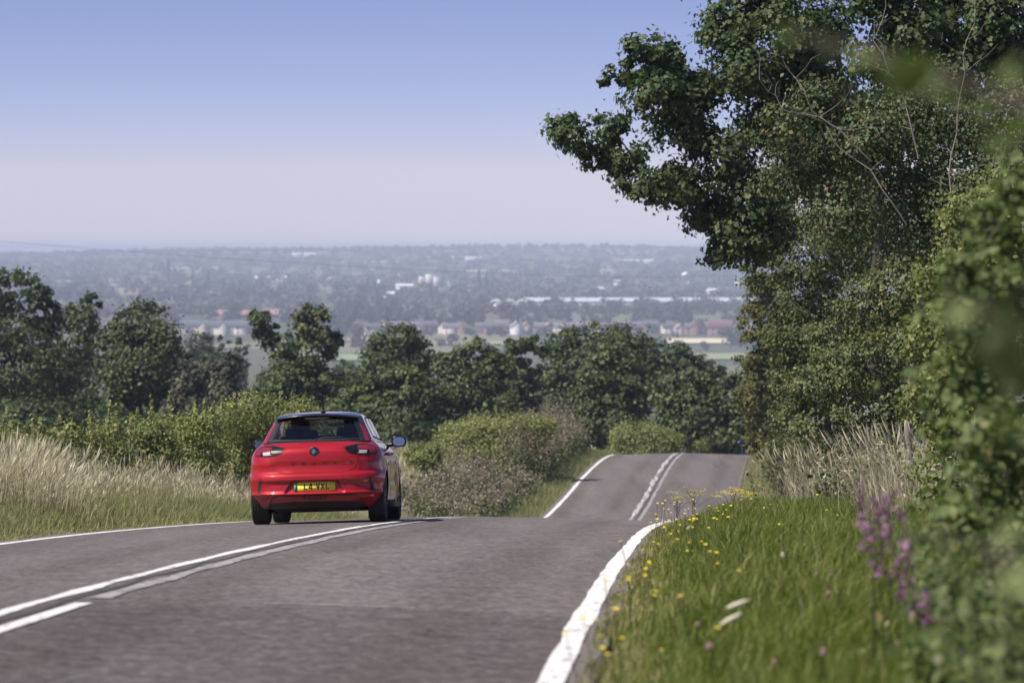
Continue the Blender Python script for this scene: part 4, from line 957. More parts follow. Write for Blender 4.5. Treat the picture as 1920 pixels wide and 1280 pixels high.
# ------------------------------------------------------------------ grass and weeds
def blades(u, Y, h, w, rg, lean=.35, wind=(.12, 0)):
    n = len(u); x = xc(Y) + u; z = gz(x, Y) - .02
    b = np.stack([x, Y, z], 1); a = rg.uniform(0, 2*math.pi, n); side = np.stack([np.cos(a), np.sin(a), np.zeros(n)], 1)
    ld = rg.normal(0, lean, (n, 2)) + np.array(wind)
    l3 = np.concatenate([ld, np.zeros((n, 1))], 1)
    up = np.array([0, 0, 1.0])
    ww = w[:, None]/2; hh = h[:, None]
    mid = b + up*hh*.58 + l3*hh*.28; tip = b + up*hh*(1 - .25*np.linalg.norm(ld, axis=1, keepdims=True).clip(0, 1.5)) + l3*hh
    V = np.stack([b - side*ww, b + side*ww, mid + side*ww*.8, mid - side*ww*.8, tip], 1).reshape(-1, 3)
    i = np.arange(n)[:, None]*5
    return V, i + np.array([[0, 1, 2, 3]]), i + np.array([[3, 2, 4]]), tip, l3
def grass_obj(name, u, Y, h, w, mat, rg, label, cat, rnd, lean=.35, wind=(.12, 0), fine=False):
    V, F4, F3, tip, l3 = blades(u, Y, h, w, rg, lean, wind)
    if not fine:      # far enough for one tapering face per blade
        V = V.reshape(-1, 5, 3)[:, [0, 1, 4]].reshape(-1, 3); F = np.arange(len(u))[:, None]*3 + np.array([[0, 1, 2]])
        o = np_mesh(name, V, F, M[mat], rnd=rnd); tag(o, label, cat, kind='stuff'); return o
    o = np_mesh(name, V, [F4, F3], M[mat], rnd=np.concatenate([rnd, rnd])); tag(o, label, cat, kind='stuff'); return o
def patchy(u, Y, s=1.0, k=0):
    return (np.sin(u*2.3*s+Y*.9*s+k)+np.sin(u*1.1*s-Y*1.7*s+1.3+k)+np.sin(u*4.1*s+Y*2.9*s+k*2))/3
rg = np.random.default_rng(21)
# right verge
n = 155000
Y = 11 + 56*rg.uniform(0, 1, n)**1.45; u = 3.17 + 4.7*rg.uniform(0, 1, n)**.95
h = (.06 + .20*sstep(3.15, 4.2, u))*(1 + .35*patchy(u, Y))*rg.uniform(.55, 1.25, n)
rnd = np.clip(rg.beta(2, 2.6, n) + .16*patchy(u, Y, .6, 2) + .35*(1 - sstep(3.2, 3.7, u)), 0, 1)
grass_obj('verge_grass', u, Y, h, np.full(n, .0050)*(1 + Y/40), 'grass', rg, 'lush green grass of the right-hand verge', 'grass', rnd, fine=True)
n = 9000
Y = 60 + 120*rg.uniform(0, 1, n); u = 3.4 + 2.2*rg.uniform(0, 1, n)
grass_obj('far_verge_grass', u, Y, rg.uniform(.15, .4, n), np.full(n, .03), 'grass_pale', rg, 'rough grass of the right verge beyond the crest', 'grass', rg.beta(2, 2, n))
# left verge, short
n = 66000
Y = 30 + 75*rg.uniform(0, 1, n)**1.2; u = -3.36 - 2.3*rg.uniform(0, 1, n)
h = (.06 + .20*sstep(3.3, 4.4, -u))*(1 + .3*patchy(u, Y))*rg.uniform(.6, 1.25, n)
rnd = np.clip(rg.beta(2, 2.2, n) + .12*patchy(u, Y, .5, 1) + .25*(1 - sstep(3.3, 3.7, -u)), 0, 1)
grass_obj('short_verge_grass', u, Y, h, np.full(n, .015), 'grass_pale', rg, 'short pale green grass of the left verge', 'grass', rnd, wind=(.25, -.1))
n = 34000
Y = 108 + 90*rg.uniform(0, 1, n); u = -3.36 - 2.6*rg.uniform(0, 1, n)
grass_obj('dip_verge_grass', u, Y, rg.uniform(.12, .34, n), np.full(n, .022), 'grass_pale', rg, 'sunlit grass bank beside the far stretch of road', 'grass', np.clip(rg.beta(2, 2.4, n), 0, 1))
n = 16000
Y = 120 + 110*rg.uniform(0, 1, n); u = -7 - 34*rg.uniform(0, 1, n)**1.2
grass_obj('field_grass', u, Y, rg.uniform(.25, .6, n), np.full(n, .05), 'straw', rg, 'pale dry grass field beyond the left hedge', 'field', rg.beta(2, 2, n))
# left tall dry grass with seed heads
def dry_grass(name, u, Y, h, rg, label, mat='straw', wscale=1.0, wind=(.10, -.05), headp=.6):
    n = len(u); V, F4, F3, tip, l3 = blades(u, Y, h, rg.uniform(.004, .009, n)*wscale, rg, .30, wind)
    rnd = np.clip(rg.beta(2.2, 2, n)*.9 + .08*patchy(u, Y, .7), 0, 1); rr = np.concatenate([rnd, rnd])
    m = rg.uniform(0, 1, n) < headp; t = tip[m]; k = m.sum(); a = rg.uniform(0, 2*math.pi, k); s = np.stack([np.cos(a), np.sin(a), np.zeros(k)], 1)*(.008*wscale*rg.uniform(.5, 1.5, k))[:, None]
    d = norm(np.array([0, 0, .9]) + l3[m]*1.2)*(h[m]*.17)[:, None]
    HV = np.stack([t - d*.7, t + s, t + d*.7, t - s], 1).reshape(-1, 3); HF = np.arange(k)[:, None]*4 + np.array([[0, 1, 2, 3]]) + len(V)
    o = np_mesh(name, np.concatenate([V, HV]), [F4, F3, HF], M[mat], rnd=np.concatenate([rr, np.clip(rnd[m] + .15, 0, .9)])); tag(o, label, 'grass', kind='stuff'); return o
n = 30000
Y = 44 + 62*rg.uniform(0, 1, n); u = -5.0 - 2.3*rg.uniform(0, 1, n)
h = (.26 + .40*sstep(5.0, 6.2, -u))*(1 + .45*patchy(u, Y, .6, 4))*rg.uniform(.55, 1.25, n)
dry_grass('tall_dry_grass', u, Y, h, rg, 'tall straw-coloured grass along the left verge')
n = 4200
Y = 47 + 12*rg.uniform(0, 1, n)**1.2; cp = rg.normal(15, 70, n); u = (cp - 960)/FPX*Y - xc(Y)
dry_grass('bleached_grass_clump', u, Y, rg.uniform(.35, .98, n)*np.clip(1.15 - np.abs(cp - 15)/260, .5, 1.1), rg, 'taller bleached grass clump at the left edge of frame', wind=(.2, -.05))
n = 34000
Y = 44 + 66*rg.uniform(0, 1, n); u = -4.9 - 3.2*rg.uniform(0, 1, n)
grass_obj('verge_undergrowth', u, Y, rg.uniform(.15, .60, n), np.full(n, .014), 'grass_pale', rg, 'green undergrowth among the dry grass on the left', 'grass', np.clip(rg.beta(2, 2.4, n), 0, 1))
# right dry grass tufts in front of the hedge
n = 1100
Y = np.concatenate([rg.normal(57, 3.0, n//2), rg.normal(40, 2.0, n//2)]); px_ = np.concatenate([rg.normal(1535, 42, n//2), rg.normal(1690, 45, n//2)])
u = (px_ - 960)/FPX*Y - xc(Y)
dry_grass('dry_grass_tuft', u, Y, rg.uniform(.4, 1.1, n), rg, 'tufts of bleached tall grass against the right hedge', wind=(-.28, 0), wscale=.9)

def weed_patch(name, label, u, Y, h, rg, mats=('weed_green', 'willowherb'), nl=15, nfl=11, ls=.11, fs=.065, split=.6):
    n = len(u); x = xc(Y) + u; base = np.stack([x, Y, gz(x, Y)], 1)
    lean = rg.normal(0, .12, (n, 2))
    def along(m, t0, t1, sp, size, kind='quad'):
        i = np.repeat(np.arange(n), m); t = rg.uniform(t0, t1, n*m); H = h[i]*t
        p = base[i] + np.stack([lean[i, 0]*H, lean[i, 1]*H, H], 1) + rg.normal(0, 1, (n*m, 3))*sp*np.array([1, 1, .4])*(1.15 - t*.7)[:, None]
        return leaves_arrays(p, rg.normal(0, .5, (n*m, 3)) + np.array([0, 0, .7]), size, kind, rg, -.3), i
    (V1, F1, k1), i1 = along(nl, .05, split + .1, .13, ls); (V2, F2, k2), i2 = along(nfl, split - .05, 1.0, .075, fs)
    tone = rg.normal(0, .12, n) + .28*patchy(u, Y, .8, 6)
    r1 = np.clip(rg.beta(2, 2, len(i1)) + tone[i1], 0, 1); r2 = np.clip(rg.beta(2, 2, len(i2)) + tone[i2], 0, 1)
    F = np.concatenate([F1, F2 + len(V1)])
    o = np_mesh(name, np.concatenate([V1, V2]), F, [M[mats[0]], M[mats[1]]], rnd=np.concatenate([np.repeat(r1, k1), np.repeat(r2, k2)]), matidx=np.concatenate([np.zeros(len(F1), int), np.ones(len(F2), int)]))
    tag(o, label, 'wildflowers', kind='stuff'); return o
n = 1300
Y = 106 + 40*rg.uniform(0, 1, n); u = -4.3 - 3.4*rg.uniform(0, 1, n)
weed_patch('willowherb_patch', 'fading purple willowherb filling the verge right of the car', u, Y, (.75 + .5*sstep(4.3, 6, -u))*(1 + .25*patchy(u, Y, .7, 3))*rg.uniform(.7, 1.15, n), rg, split=.62)
n = 900
Y = 146 + 30*rg.uniform(0, 1, n); u = -4.2 - 1.7*rg.uniform(0, 1, n)
weed_patch('tall_willowherb_patch', 'tall brownish purple willowherb along the far left roadside', u, Y, (1.4 + .8*sstep(4.2, 5.2, -u))*(1 + .2*patchy(u, Y, .6, 5))*rg.uniform(.7, 1.1, n), rg, split=.6)
n = 260
Y = 62 + 36*rg.uniform(0, 1, n); u = -7.0 - 1.6*rg.uniform(0, 1, n)
weed_patch('thistle_patch', 'scattered purple flower stems behind the dry grass', u, Y, rg.uniform(.9, 1.55, n), rg, fs=.05, nl=10, nfl=8)
n = 700
Y = 30 + 60*rg.uniform(0, 1, n); u = 5.2 + 1.6*rg.uniform(0, 1, n) + .6*(Y < 45)
weed_patch('hedge_foot_weeds', 'tangled green weeds at the foot of right hedge', u, Y, rg.uniform(.35, .95, n), rg, mats=('weed_green', 'straw'), nl=14, nfl=5, ls=.07, fs=.05, split=.75)

n = 420
Y = 11 + 13*rg.uniform(0, 1, n); u = (1770 + 22*(Y - 14)*0 + 190*rg.uniform(0, 1, n) - 960)/FPX*Y - xc(Y)
weed_patch('hedge_bottom_weeds', 'dark tangled weeds in the bottom right corner', u, Y, rg.uniform(.25, .7, n), rg, mats=('near', 'weed_green'), nl=16, nfl=8, ls=.05, fs=.03, split=.75)

# ------------------------------------------------------------------ single flowers
def flower_proto(name, mat, hgt, r, kind, label, cat, group):
    rg = np.random.default_rng(hash(name) % 1000 if False else len(name)*13)
    root = empty(name, (0, 0, -500), label, cat, group)
    MB().tube([(0, 0, 0), (.01, .0, hgt*.5), (.0, .012, hgt)], [.0022, .0018, .0014], 4).build('stem', M['weed_green'], root)
    if kind == 'disc':
        m = 16; a = np.arange(m)*2*math.pi/m; V = [[0, .012, hgt + .004]]; 
        for q in range(m): V.append([r*(1 if q % 2 else .72)*math.cos(a[q]), .012 - .004 + r*(1 if q % 2 else .72)*math.sin(a[q])*.8, hgt + .006 + .25*r*math.sin(a[q])])
        F = [[0, 1 + q, 1 + (q+1) % m] for q in range(m)]
        np_mesh('flower_head', np.array(V), np.array(F), M[mat], root, rnd=rg.uniform(0, 1, m))
    else:
        d = norm(rg.normal(0, 1, (46, 3))); p = d*r*np.array([1, 1, 1.1]) + np.array([0, .012, hgt])
        V, F, nf = leaves_arrays(p, d, r*.9, 'quad', rg); np_mesh('flower_head', V, F, M[mat], root, rnd=np.repeat(rg.uniform(0, 1, 46), nf))
    return root
def scatter(proto, spots, rg, smin=.8, smax=1.2):
    for i, (u, Y) in enumerate(spots):
        o = proto if i == 0 else copy_tree(proto)
        x = float(xc(Y)) + u; o.location = (x, Y, float(gz(x, Y)) - .01); s = rg.uniform(smin, smax); o.scale = (s, s, s*rg.uniform(.85, 1.2)); o.rotation_euler = (rg.normal(0, .12), rg.normal(0, .12), rg.uniform(-.5, .5))
yf = flower_proto('yellow_flower', 'yellow', .27, .0135, 'disc', 'small yellow dandelion-like flower in the right verge', 'flower', 'yellow flowers dotting the right verge')
sp_ = [(3.22 + abs(rg.normal(0, .36)), 15 + 33*rg.uniform()**1.1) for _ in range(70)] + [(3.5 + abs(rg.normal(0, .8)), 22 + 26*rg.uniform()) for _ in range(25)]
scatter(yf, sp_, rg, .75, 1.25)
scatter(flower_proto('clover_flower', 'pink_petal', .20, .011, 'ball', 'dull pink clover head in the right verge grass', 'flower', 'clover heads in the right verge'), [(3.5 + 1.1*rg.uniform(), 13.5 + 9*rg.uniform()) for _ in range(12)], rg)
scatter(flower_proto('white_flower', 'white_petal', .28, .017, 'ball', 'small white flower head in the right verge grass', 'flower', 'white flower heads in the right verge'), [(4.28, 24.5), (3.35, 37), (3.62, 35)], rg, .7, .9)
M['pale_seed'] = mat_plain('pale_seed', (.55, .52, .38), .9)
def seed_head(label, px_, py_, Y, ang, L):
    c = P(px_, py_, Y); b = np.array([c[0] + .05, Y, float(gz(c[0] + .05, Y))]); root = empty('grass_seed_head', b, label, 'grass')
    d = np.array([math.cos(ang), 0, math.sin(ang)]); p0 = c - d*L/2 - b; p1 = c + d*L/2 - b
    MB().tube([np.zeros(3), p0*.6 + np.array([-.03, 0, .05]), p0], [.002, .0018, .0015], 5).build('stem', M['grass_pale'], root)
    t = np.linspace(0, 1, 8); o = MB().tube(p0 + (p1-p0)*t[:, None], .011*np.sin(math.pi*np.clip(t*.92 + .05, 0, 1))**.6, 7).build('seed_head', M['pale_seed'], root)
seed_head('upper pale drooping grass head in the right verge', 1383, 1132, 15.5, R_(20), .10)
seed_head('lower pale drooping grass head in the right verge', 1370, 1160, 15.2, R_(28), .10)
# yellow-green umbel plants at the crest of the right verge
def umbel(label, px_, Y, hgt, seed):
    rg = np.random.default_rng(seed); x = (px_-960)/FPX*Y; b = np.array([x, Y, float(gz(x, Y))]); root = empty('parsnip_plant', b, label, 'wildflower')
    mb = MB(); P_ = []
    limb(mb, (0, 0, 0), (.02, 0, hgt), .006, .003, rg, .03, 5, 5)
    for q in range(7):
        e_ = np.array([rg.normal(0, .13), rg.normal(0, .13), hgt*rg.uniform(.75, 1.08)]); limb(mb, (.01, 0, hgt*rg.uniform(.3, .6)), e_, .003, .002, rg, .06, 4, 4)
        P_.append(e_ + rg.normal(0, 1, (40, 3))*np.array([.045, .045, .008]))
    mb.build('stem', M['bright'], root)
    for p in P_:
        V, F, nf = leaves_arrays(p, np.tile([0, 0, 1.0], (len(p), 1)), .016, 'quad', rg); np_mesh('flower_head', V, F, M['umbel'] if seed % 2 else M['yellow'], root, rnd=np.repeat(rg.uniform(.2, 1, len(p)), nf))['kind'] = 'stuff'
umbel('yellow-green umbel plant leaning over the road edge at the crest', 1268, 47, .42, 71)
umbel('second yellow-green umbel plant right of the leaning one', 1300, 48, .46, 73)
umbel('yellow flowering weed at the top of the verge', 1370, 52, .42, 72)
umbel('small yellow weed beside the dark thistle stalk', 1395, 54, .40, 74)
# dark thistle stalk in front of the far road
def stalk(name, label, pts, Y, mat, seed, cat, fl=True, size=.035, m=60, spread=.03, dens_from=.15, r=.005, group=None):
    rg = np.random.default_rng(seed); w = np.array([P(a, b_, Y) for a, b_ in pts]); g0 = w[0].copy(); g0[2] = min(float(gz(g0[0], Y)), w[0][2]) 
    root = empty(name, g0, label, cat, group); w = np.concatenate([[g0], w]) - g0
    MB().tube(w, np.linspace(r, r*.4, len(w)), 5).build('stem', M['weed_green'], root)
    t = rg.uniform(dens_from, 1, m); q = np.stack([np.interp(t, np.linspace(0, 1, len(w)), w[:, k]) for k in range(3)], 1) + rg.normal(0, spread, (m, 3))
    V, F, nf = leaves_arrays(q, rg.normal(0, .6, (m, 3)) + np.array([0, -.3, .5]), size, 'quad', rg, -.2)
    np_mesh('flower_spike' if fl else 'leaves', V, F, M[mat], root, rnd=np.repeat(rg.uniform(0, 1, m), nf))['kind'] = 'stuff'; return root
stalk('thistle', 'dark thistle stalk standing against the far road', [(1418, 940), (1412, 910), (1402, 890)], 55, 'hedge_dark', 81, 'thistle', False, .05, 40, .03)
for k, (a, b0, b1, lab) in enumerate([(1620, 1010, 915, 'blurred purple flower spike nearest the grass, top of the clump'), (1650, 1030, 930, 'blurred purple flower spike second from the left'), (1668, 1040, 925, 'blurred purple flower spike with the brightest tip'), (1640, 1090, 985, 'blurred purple flower spike low behind the grass'), (1690, 1140, 1040, 'blurred purple flower spike in the middle of the clump'), (1715, 1170, 1080, 'blurred purple flower spike below the pale leaf'), (1745, 1230, 1110, 'blurred purple flower spike by the bush foot'), (1780, 1260, 1150, 'blurred purple flower spike lowest on the right'), (1700, 1080, 960, 'blurred purple flower spike tucked behind the pale leaf')]):
    Yk = 15.5 - .2*k
    stalk('loosestrife', lab, [(a + 18, b0 + 60), (a + 8, b0), (a - 2, (b0 + b1)/2), (a - 8, b1)], Yk, 'purple', 90 + k, 'wildflower', True, .024, 60, .018, .55)

# ------------------------------------------------------------------ the valley
def field(name, px0, px1, Y0, Y1, col):
    x0, x1, x2, x3 = (px0-960)/FPX*Y0, (px1-960)/FPX*Y0, (px1-960)/FPX*Y1, (px0-960)/FPX*Y1
    nY, nX = 10, 16; V = []
    for a in np.linspace(0, 1, nY):
        for b_ in np.linspace(0, 1, nX):
            Yq = Y0 + (Y1-Y0)*a; X = (x0 + (x3-x0)*a)*(1-b_) + (x1 + (x2-x1)*a)*b_; V.append([X, Yq, float(gz(X, Yq)) + 1.0])
    i = np.arange(nY-1)[:, None]*nX; j = np.arange(nX-1)[None, :]
    o = np_mesh(name, np.array(V), np.stack([i+j, i+j+1, i+nX+j+1, i+nX+j], -1).reshape(-1, 4), mat_plain(name + '_soil', col, .95, noise=.2, nscale=.01), smooth=True); tag(o, kind='structure')
field('stubble_field', 1250, 1420, 2730, 2860, (.52, .48, .32))
field('meadow', 1270, 1420, 2380, 2500, (.22, .26, .13))
field('meadow', 560, 700, 2360, 2480, (.22, .28, .15))
field('meadow', 830, 960, 2700, 2790, (.22, .26, .13))
field('meadow', 620, 720, 2790, 2860, (.25, .26, .14))

def far_protos():
    out = []
    for k in range(7):
        rg = np.random.default_rng(500 + k)
        if k < 5: L = [[*(norm(rg.normal(0, 1, 3))*np.array([.55, .55, .32]) + np.array([0, 0, .58])), rg.uniform(.32, .5), rg.uniform(.32, .5), rg.uniform(.26, .38)] for _ in range(7)]
        elif k == 5: L = [[0, 0, z, .16, .16, .2] for z in (.25, .5, .75, .92)]     # poplar
        else: L = [[0, 0, .3, .45, .45, .25], [0, 0, .6, .32, .32, .25], [0, 0, .9, .15, .15, .2]]
        pos, o_, tone, C, li = foliage_points(L, 420, rg, 12, .25, .5); V, F, nf = leaves_arrays(pos, o_, .17, 'clump', rg)
        V[:, 2] = np.maximum(V[:, 2], -.02)
        rnd = np.repeat(np.clip(rg.beta(2, 2, 420) + tone, 0, 1), nf); out.append((V, F, rnd))
    return out
FP = far_protos(); FM = {}
def far_tree(px_, Y, hgt, wid, k, label, group, mat='far', rot=0.0):
    key = (k, mat)
    if key not in FM:
        V, F, rnd = FP[k]; o = np_mesh('far_tree', V, F, M[mat], rnd=rnd); FM[key] = o.data
    else: o = link_mesh('far_tree', FM[key])
    x = (px_-960)/FPX*Y; o.location = (x, Y, float(gz(x, Y)) - .2); o.scale = (wid/1.7, wid/1.7, hgt); o.rotation_euler = (0, 0, rot)
    tag(o, label, 'tree', group); return o
rg = np.random.default_rng(77)
# behind the near tree line
def dip_tree(name, label, rows, Y, n, mat, seed, group=None):
    x = (rows[0][0]-960)/FPX*Y; make_plant(name, label, 'tree', (x, Y, float(gz(x, Y))), pxlobes(rows, Y, seed), n, .34, 'quad', mat, seed, group, per=50, spread=.22, shell=.7, twigs=10, r_trunk=.3)
dip_tree('broadleaf_tree', 'hazy dome-shaped tree right of the round-domed tree', [(375, 645, 26, 22), (360, 665, 24, 24), (392, 668, 22, 24), (375, 700, 38, 35)], 520, 4200, 'mid', 601)
for k, (a, ty) in enumerate([(414, 632), (430, 640), (446, 634), (460, 642)]):
    dip_tree('poplar_tree', 'slim hazy poplar in the row behind the brownish tree', [(a, ty + 12, 5, 14), (a, ty + 34, 7, 18), (a, ty + 62, 8, 22), (a, ty + 95, 8, 22)], 560, 1500, 'mid2', 610 + k, 'row of hazy poplars')
dip_tree('broadleaf_tree', 'hazy low tree in the dip left of the compact round tree', [(655, 690, 26, 16), (690, 694, 24, 15), (670, 715, 45, 20)], 480, 3000, 'mid2', 620)
# belts across the valley floor, counted one by one
def belt(n, px0, px1, Y0, Y1, h0, h1, label, group, mat='far'):
    for _ in range(n):
        hh = rg.uniform(h0, h1); far_tree(rg.uniform(px0, px1), rg.uniform(Y0, Y1), hh, hh*rg.uniform(1.0, 1.7), int(rg.integers(0, 5)), label, group, mat, rg.uniform(0, 6.28))
belt(26, 600, 1420, 2560, 2680, 5, 9, 'hazy hedge tree in the fields below the village row', 'hazy hedgerow trees below the village', 'far_dark')
belt(34, 560, 1420, 2900, 2990, 5, 9, 'hazy garden tree in front of the village houses', 'hazy garden trees before the village')
belt(80, 560, 1440, 3120, 3650, 9, 15, 'hazy tree in the broad belt behind the village houses', 'hazy tree belt behind the village')
belt(46, 860, 1440, 3700, 4050, 8, 13, 'hazy tree standing before the long glasshouse', 'hazy trees before the glasshouse')
belt(46, 60, 720, 3150, 3700, 8, 14, 'hazy tree around the long red-roofed sheds', 'hazy trees by the red-roofed sheds')
belt(40, 60, 760, 4200, 5000, 9, 15, 'hazy tree in the left woodland belt of the valley', 'hazy woodland belt on the left', 'far_dark')
for a, Yq, hh in ((316, 5600, 34), (362, 5300, 24), (391, 5300, 24), (690, 4700, 22), (898, 5000, 28), (912, 5000, 24), (808, 4400, 20)):
    far_tree(a, Yq, hh, hh*.45, 6 if hh < 30 else 5, 'tall dark hazy tree rising alone above the valley woods', 'lone tall trees in the valley', 'far_dark')
# distant woods on the far slope: one mass
def woods(name, n, Yf, label, mat, seed, hgt=(9, 16), m=22):
    rg = np.random.default_rng(seed); Vs, Fs, rs = [], [], []; off = 0
    for _ in range(n):
        Yq = Yf(rg); x = rg.uniform(-.16, .085)*Yq if rg.uniform() < .8 else rg.uniform(-.4, .4)*Yq
        h_ = rg.uniform(*hgt); w_ = h_*rg.uniform(.8, 1.6)
        d = norm(rg.normal(0, 1, (m, 3))); d[:, 2] = np.abs(d[:, 2]); p = d*np.array([w_*.6, w_*.6, h_*.8])*rg.uniform(.6, 1, (m, 1))
        V, F, nf = leaves_arrays(p, d + np.array([0, 0, .3]), h_*.42, 'quad', rg); V = V + np.array([x, Yq, float(gz(x, Yq))])
        Vs.append(V); Fs.append(F + off); off += len(V); rs.append(np.clip(np.repeat(rg.uniform(.1, .9, m), nf)*.6 + rg.uniform(0, .4), 0, 1))
    o = np_mesh(name, np.concatenate(Vs), np.concatenate(Fs), M[mat], rnd=np.concatenate(rs)); tag(o, label, 'woodland', kind='stuff')
def rows_y(rows, sd):
    return lambda rg: (lambda c: rg.normal(c[0], c[1]))(rows[int(rg.integers(0, len(rows)))])
woods('valley_floor_woods', 700, lambda rg: rg.uniform(3700, 4700), 'hazy woods between the village and the far slope', 'far', 60, (7, 13))
woods('valley_woods', 1300, rows_y([(4700, 60), (5050, 60), (5400, 70), (5800, 80), (6200, 90)], 0), 'hazy woods and hedgerows across the middle of the valley', 'far', 61)
woods('hillside_woods', 1500, rows_y([(6700, 80), (7200, 90), (7700, 100), (8200, 110), (8800, 150), (9400, 150)], 0), 'pale blue woods on the far hillside', 'far_dark', 62)
woods('skyline_woods', 900, rows_y([(9900, 120), (10300, 100)], 0), 'faint tree-lined skyline ridge', 'far_dark', 63, (9, 18))

# buildings
M['brick'] = mat_plain('brick_wall', (.24, .15, .13), .9, noise=.15, nscale=.4); M['render'] = mat_plain('pale_render', (.62, .58, .50), .9)
M['white_wall'] = mat_plain('white_wall', (.80, .80, .78), .8); M['slate'] = mat_plain('slate_roof', (.30, .29, .33), .6, noise=.15, nscale=.5)
M['tile_red'] = mat_plain('red_tile_roof', (.33, .19, .165), .8, noise=.15, nscale=.5); M['tile_brown'] = mat_plain('brown_tile_roof', (.30, .21, .18), .8, noise=.15, nscale=.5)
M['pane'] = mat_plain('window_pane', (.06, .07, .09), .15); M['pale_roof'] = mat_plain('pale_metal_roof', (.72, .73, .76), .45)
def house_parts(root, w, d, h, rh, wall, roof, gable_front):
    def tr(V):
        V = np.asarray(V, float); return V if not gable_front else np.stack([V[:, 1]*1.0, V[:, 0]*-1.0, V[:, 2]], 1)
    mb = MB(); a, b_ = w/2, d/2
    V = tr([[-a, -b_, 0], [a, -b_, 0], [a, b_, 0], [-a, b_, 0], [-a, -b_, h], [a, -b_, h], [a, b_, h], [-a, b_, h], [-a, 0, h + rh], [a, 0, h + rh]])
    mb.add(V, [[0, 1, 5, 4], [1, 2, 6, 5], [2, 3, 7, 6], [3, 0, 4, 7]], [[5, 6, 9], [7, 4, 8]]); mb.build('wall', M[wall], root)
    r = MB(); o_ = .35; k = rh/b_; t = .18
    for s in (-1, 1):
        e = np.array([[-a-o_, s*(b_+o_), h - k*o_], [a+o_, s*(b_+o_), h - k*o_], [a+o_, 0, h + rh], [-a-o_, 0, h + rh]]) + np.array([0, 0, .06])
        f = e + np.array([0, 0, t]); r.add(tr(np.concatenate([e, f])), [[0, 1, 2, 3], [4, 5, 6, 7], [0, 1, 5, 4], [1, 2, 6, 5], [0, 3, 7, 4]])
    ro = r.build('roof', M[roof], root); c = tr([[a*.55, 0, h + rh]])[0]; MB().box((c[0], c[1], c[2] + .3), (.7, .7, 1.4)).build('chimney', M['brick'], ro)
    for s in (-1, 1):
        for xx in (-.28, .28):
            for zz in (1.5, 4.1):
                if zz + .7 > h: continue
                q = tr([[xx*w, s*(b_ + .03), zz]])[0]; MB().box(q, (1.3, .08, 1.2) if not gable_front else (.08, 1.3, 1.2)).build('window', M['pane'], root)
                if gable_front and s < 0:
                    q = tr([[-a - .03, xx*d*.8, zz]])[0]; MB().box(q, (1.2, .08, 1.2)).build('window', M['pane'], root)
HP = {}
def house(px_, Y, kind, label, group, rot=0.0, sc=1.0):
    if kind not in HP:
        root = empty('house', (0, 0, 0)); house_parts(root, *kind); HP[kind] = root
    else: root = copy_tree(HP[kind])
    x = (px_-960)/FPX*Y; root.location = (x, Y, float(gz(x, Y)) - .1); root.rotation_euler = (0, 0, rot); root.scale = (sc,)*3; tag(root, label, 'house', group)
kinds = [((10, 8, 5.2, 3.4, 'brick', 'slate', False), 'brick house with grey slate roof in the far village row', 'brick and slate village houses'),
         ((13, 8.5, 5.2, 3.2, 'render', 'slate', False), 'cream house with long grey roof in the far village row', 'cream village houses'),
         ((9, 8, 5.2, 3.8, 'brick', 'tile_brown', True), 'brick gable-fronted house with brown roof in the far village', 'brown-roofed gabled village houses'),
         ((9, 8, 5.2, 3.6, 'render', 'tile_brown', True), 'cream gable-fronted house with brown roof in the far village', 'cream gabled village houses')]
pxs = list(np.linspace(672, 1190, 24)) + list(np.linspace(1225, 1300, 4))
for i, a in enumerate(pxs):
    kd = kinds[[0, 1, 3, 0, 2, 1, 0, 3, 1, 2, 0, 0][i % 12]]; house(a + rg.uniform(-6, 6), 3020 + rg.uniform(-25, 45), kd[0], kd[1], kd[2], rg.uniform(-.25, .25), rg.uniform(.95, 1.2))
house(968, 3000, (10, 8, 5.6, 3.4, 'white_wall', 'slate', True), 'bright white gable-fronted house in the far village row', None, .1, 1.15)
house(1350, 2960, (15, 9, 5.6, 4.2, 'brick', 'tile_red', False), 'large red-roofed brick house by the stubble field', None, -.1, 1.25)
house(1305, 2990, (11, 8, 5.6, 3.6, 'brick', 'tile_red', True), 'smaller red-roofed gabled house by the stubble field', None, -.1, 1.1)
for i, a in enumerate(np.linspace(345, 455, 7)): house(a, 3000 + 20*(i % 2), (12, 8, 5.2, 3.4, 'render', 'slate', False), 'grey-roofed terrace house left of the two-lobed tree', 'grey-roofed terrace on the left', .1, 1.2)
for a in (380, 418): house(a, 2940, (10, 7, 6, 4.5, 'render', 'slate', True), 'tall cream gable end above the poplars', 'two cream gable ends', .05, 1.2)
def shed(px0, px1, Y, h, roof, wall, label, name='long_shed', rh=2.5, group=None, d=18):
    x0, x1 = (px0-960)/FPX*Y, (px1-960)/FPX*Y; w = x1-x0; xm = (x0+x1)/2; root = empty(name, (xm, Y, float(gz(xm, Y))), label, 'building', group)
    mb = MB(); a, b_ = w/2, d/2
    mb.add([[-a, -b_, 0], [a, -b_, 0], [a, b_, 0], [-a, b_, 0], [-a, -b_, h], [a, -b_, h], [a, b_, h], [-a, b_, h], [-a, 0, h+rh], [a, 0, h+rh]], [[0, 1, 5, 4], [1, 2, 6, 5], [2, 3, 7, 6], [3, 0, 4, 7]], [[5, 6, 9], [7, 4, 8]]); mb.build('wall', M[wall], root)
    r = MB(); r.add([[-a-.5, -b_-.5, h-.1], [a+.5, -b_-.5, h-.1], [a+.5, 0, h+rh+.15], [-a-.5, 0, h+rh+.15], [a+.5, b_+.5, h-.1], [-a-.5, b_+.5, h-.1]], [[0, 1, 2, 3], [3, 2, 4, 5]]); r.build('roof', M[roof], root)
shed(402, 408+60, 3560, 4, 'tile_red', 'brick', 'long red-roofed shed left of the two-lobed tree', rh=4)
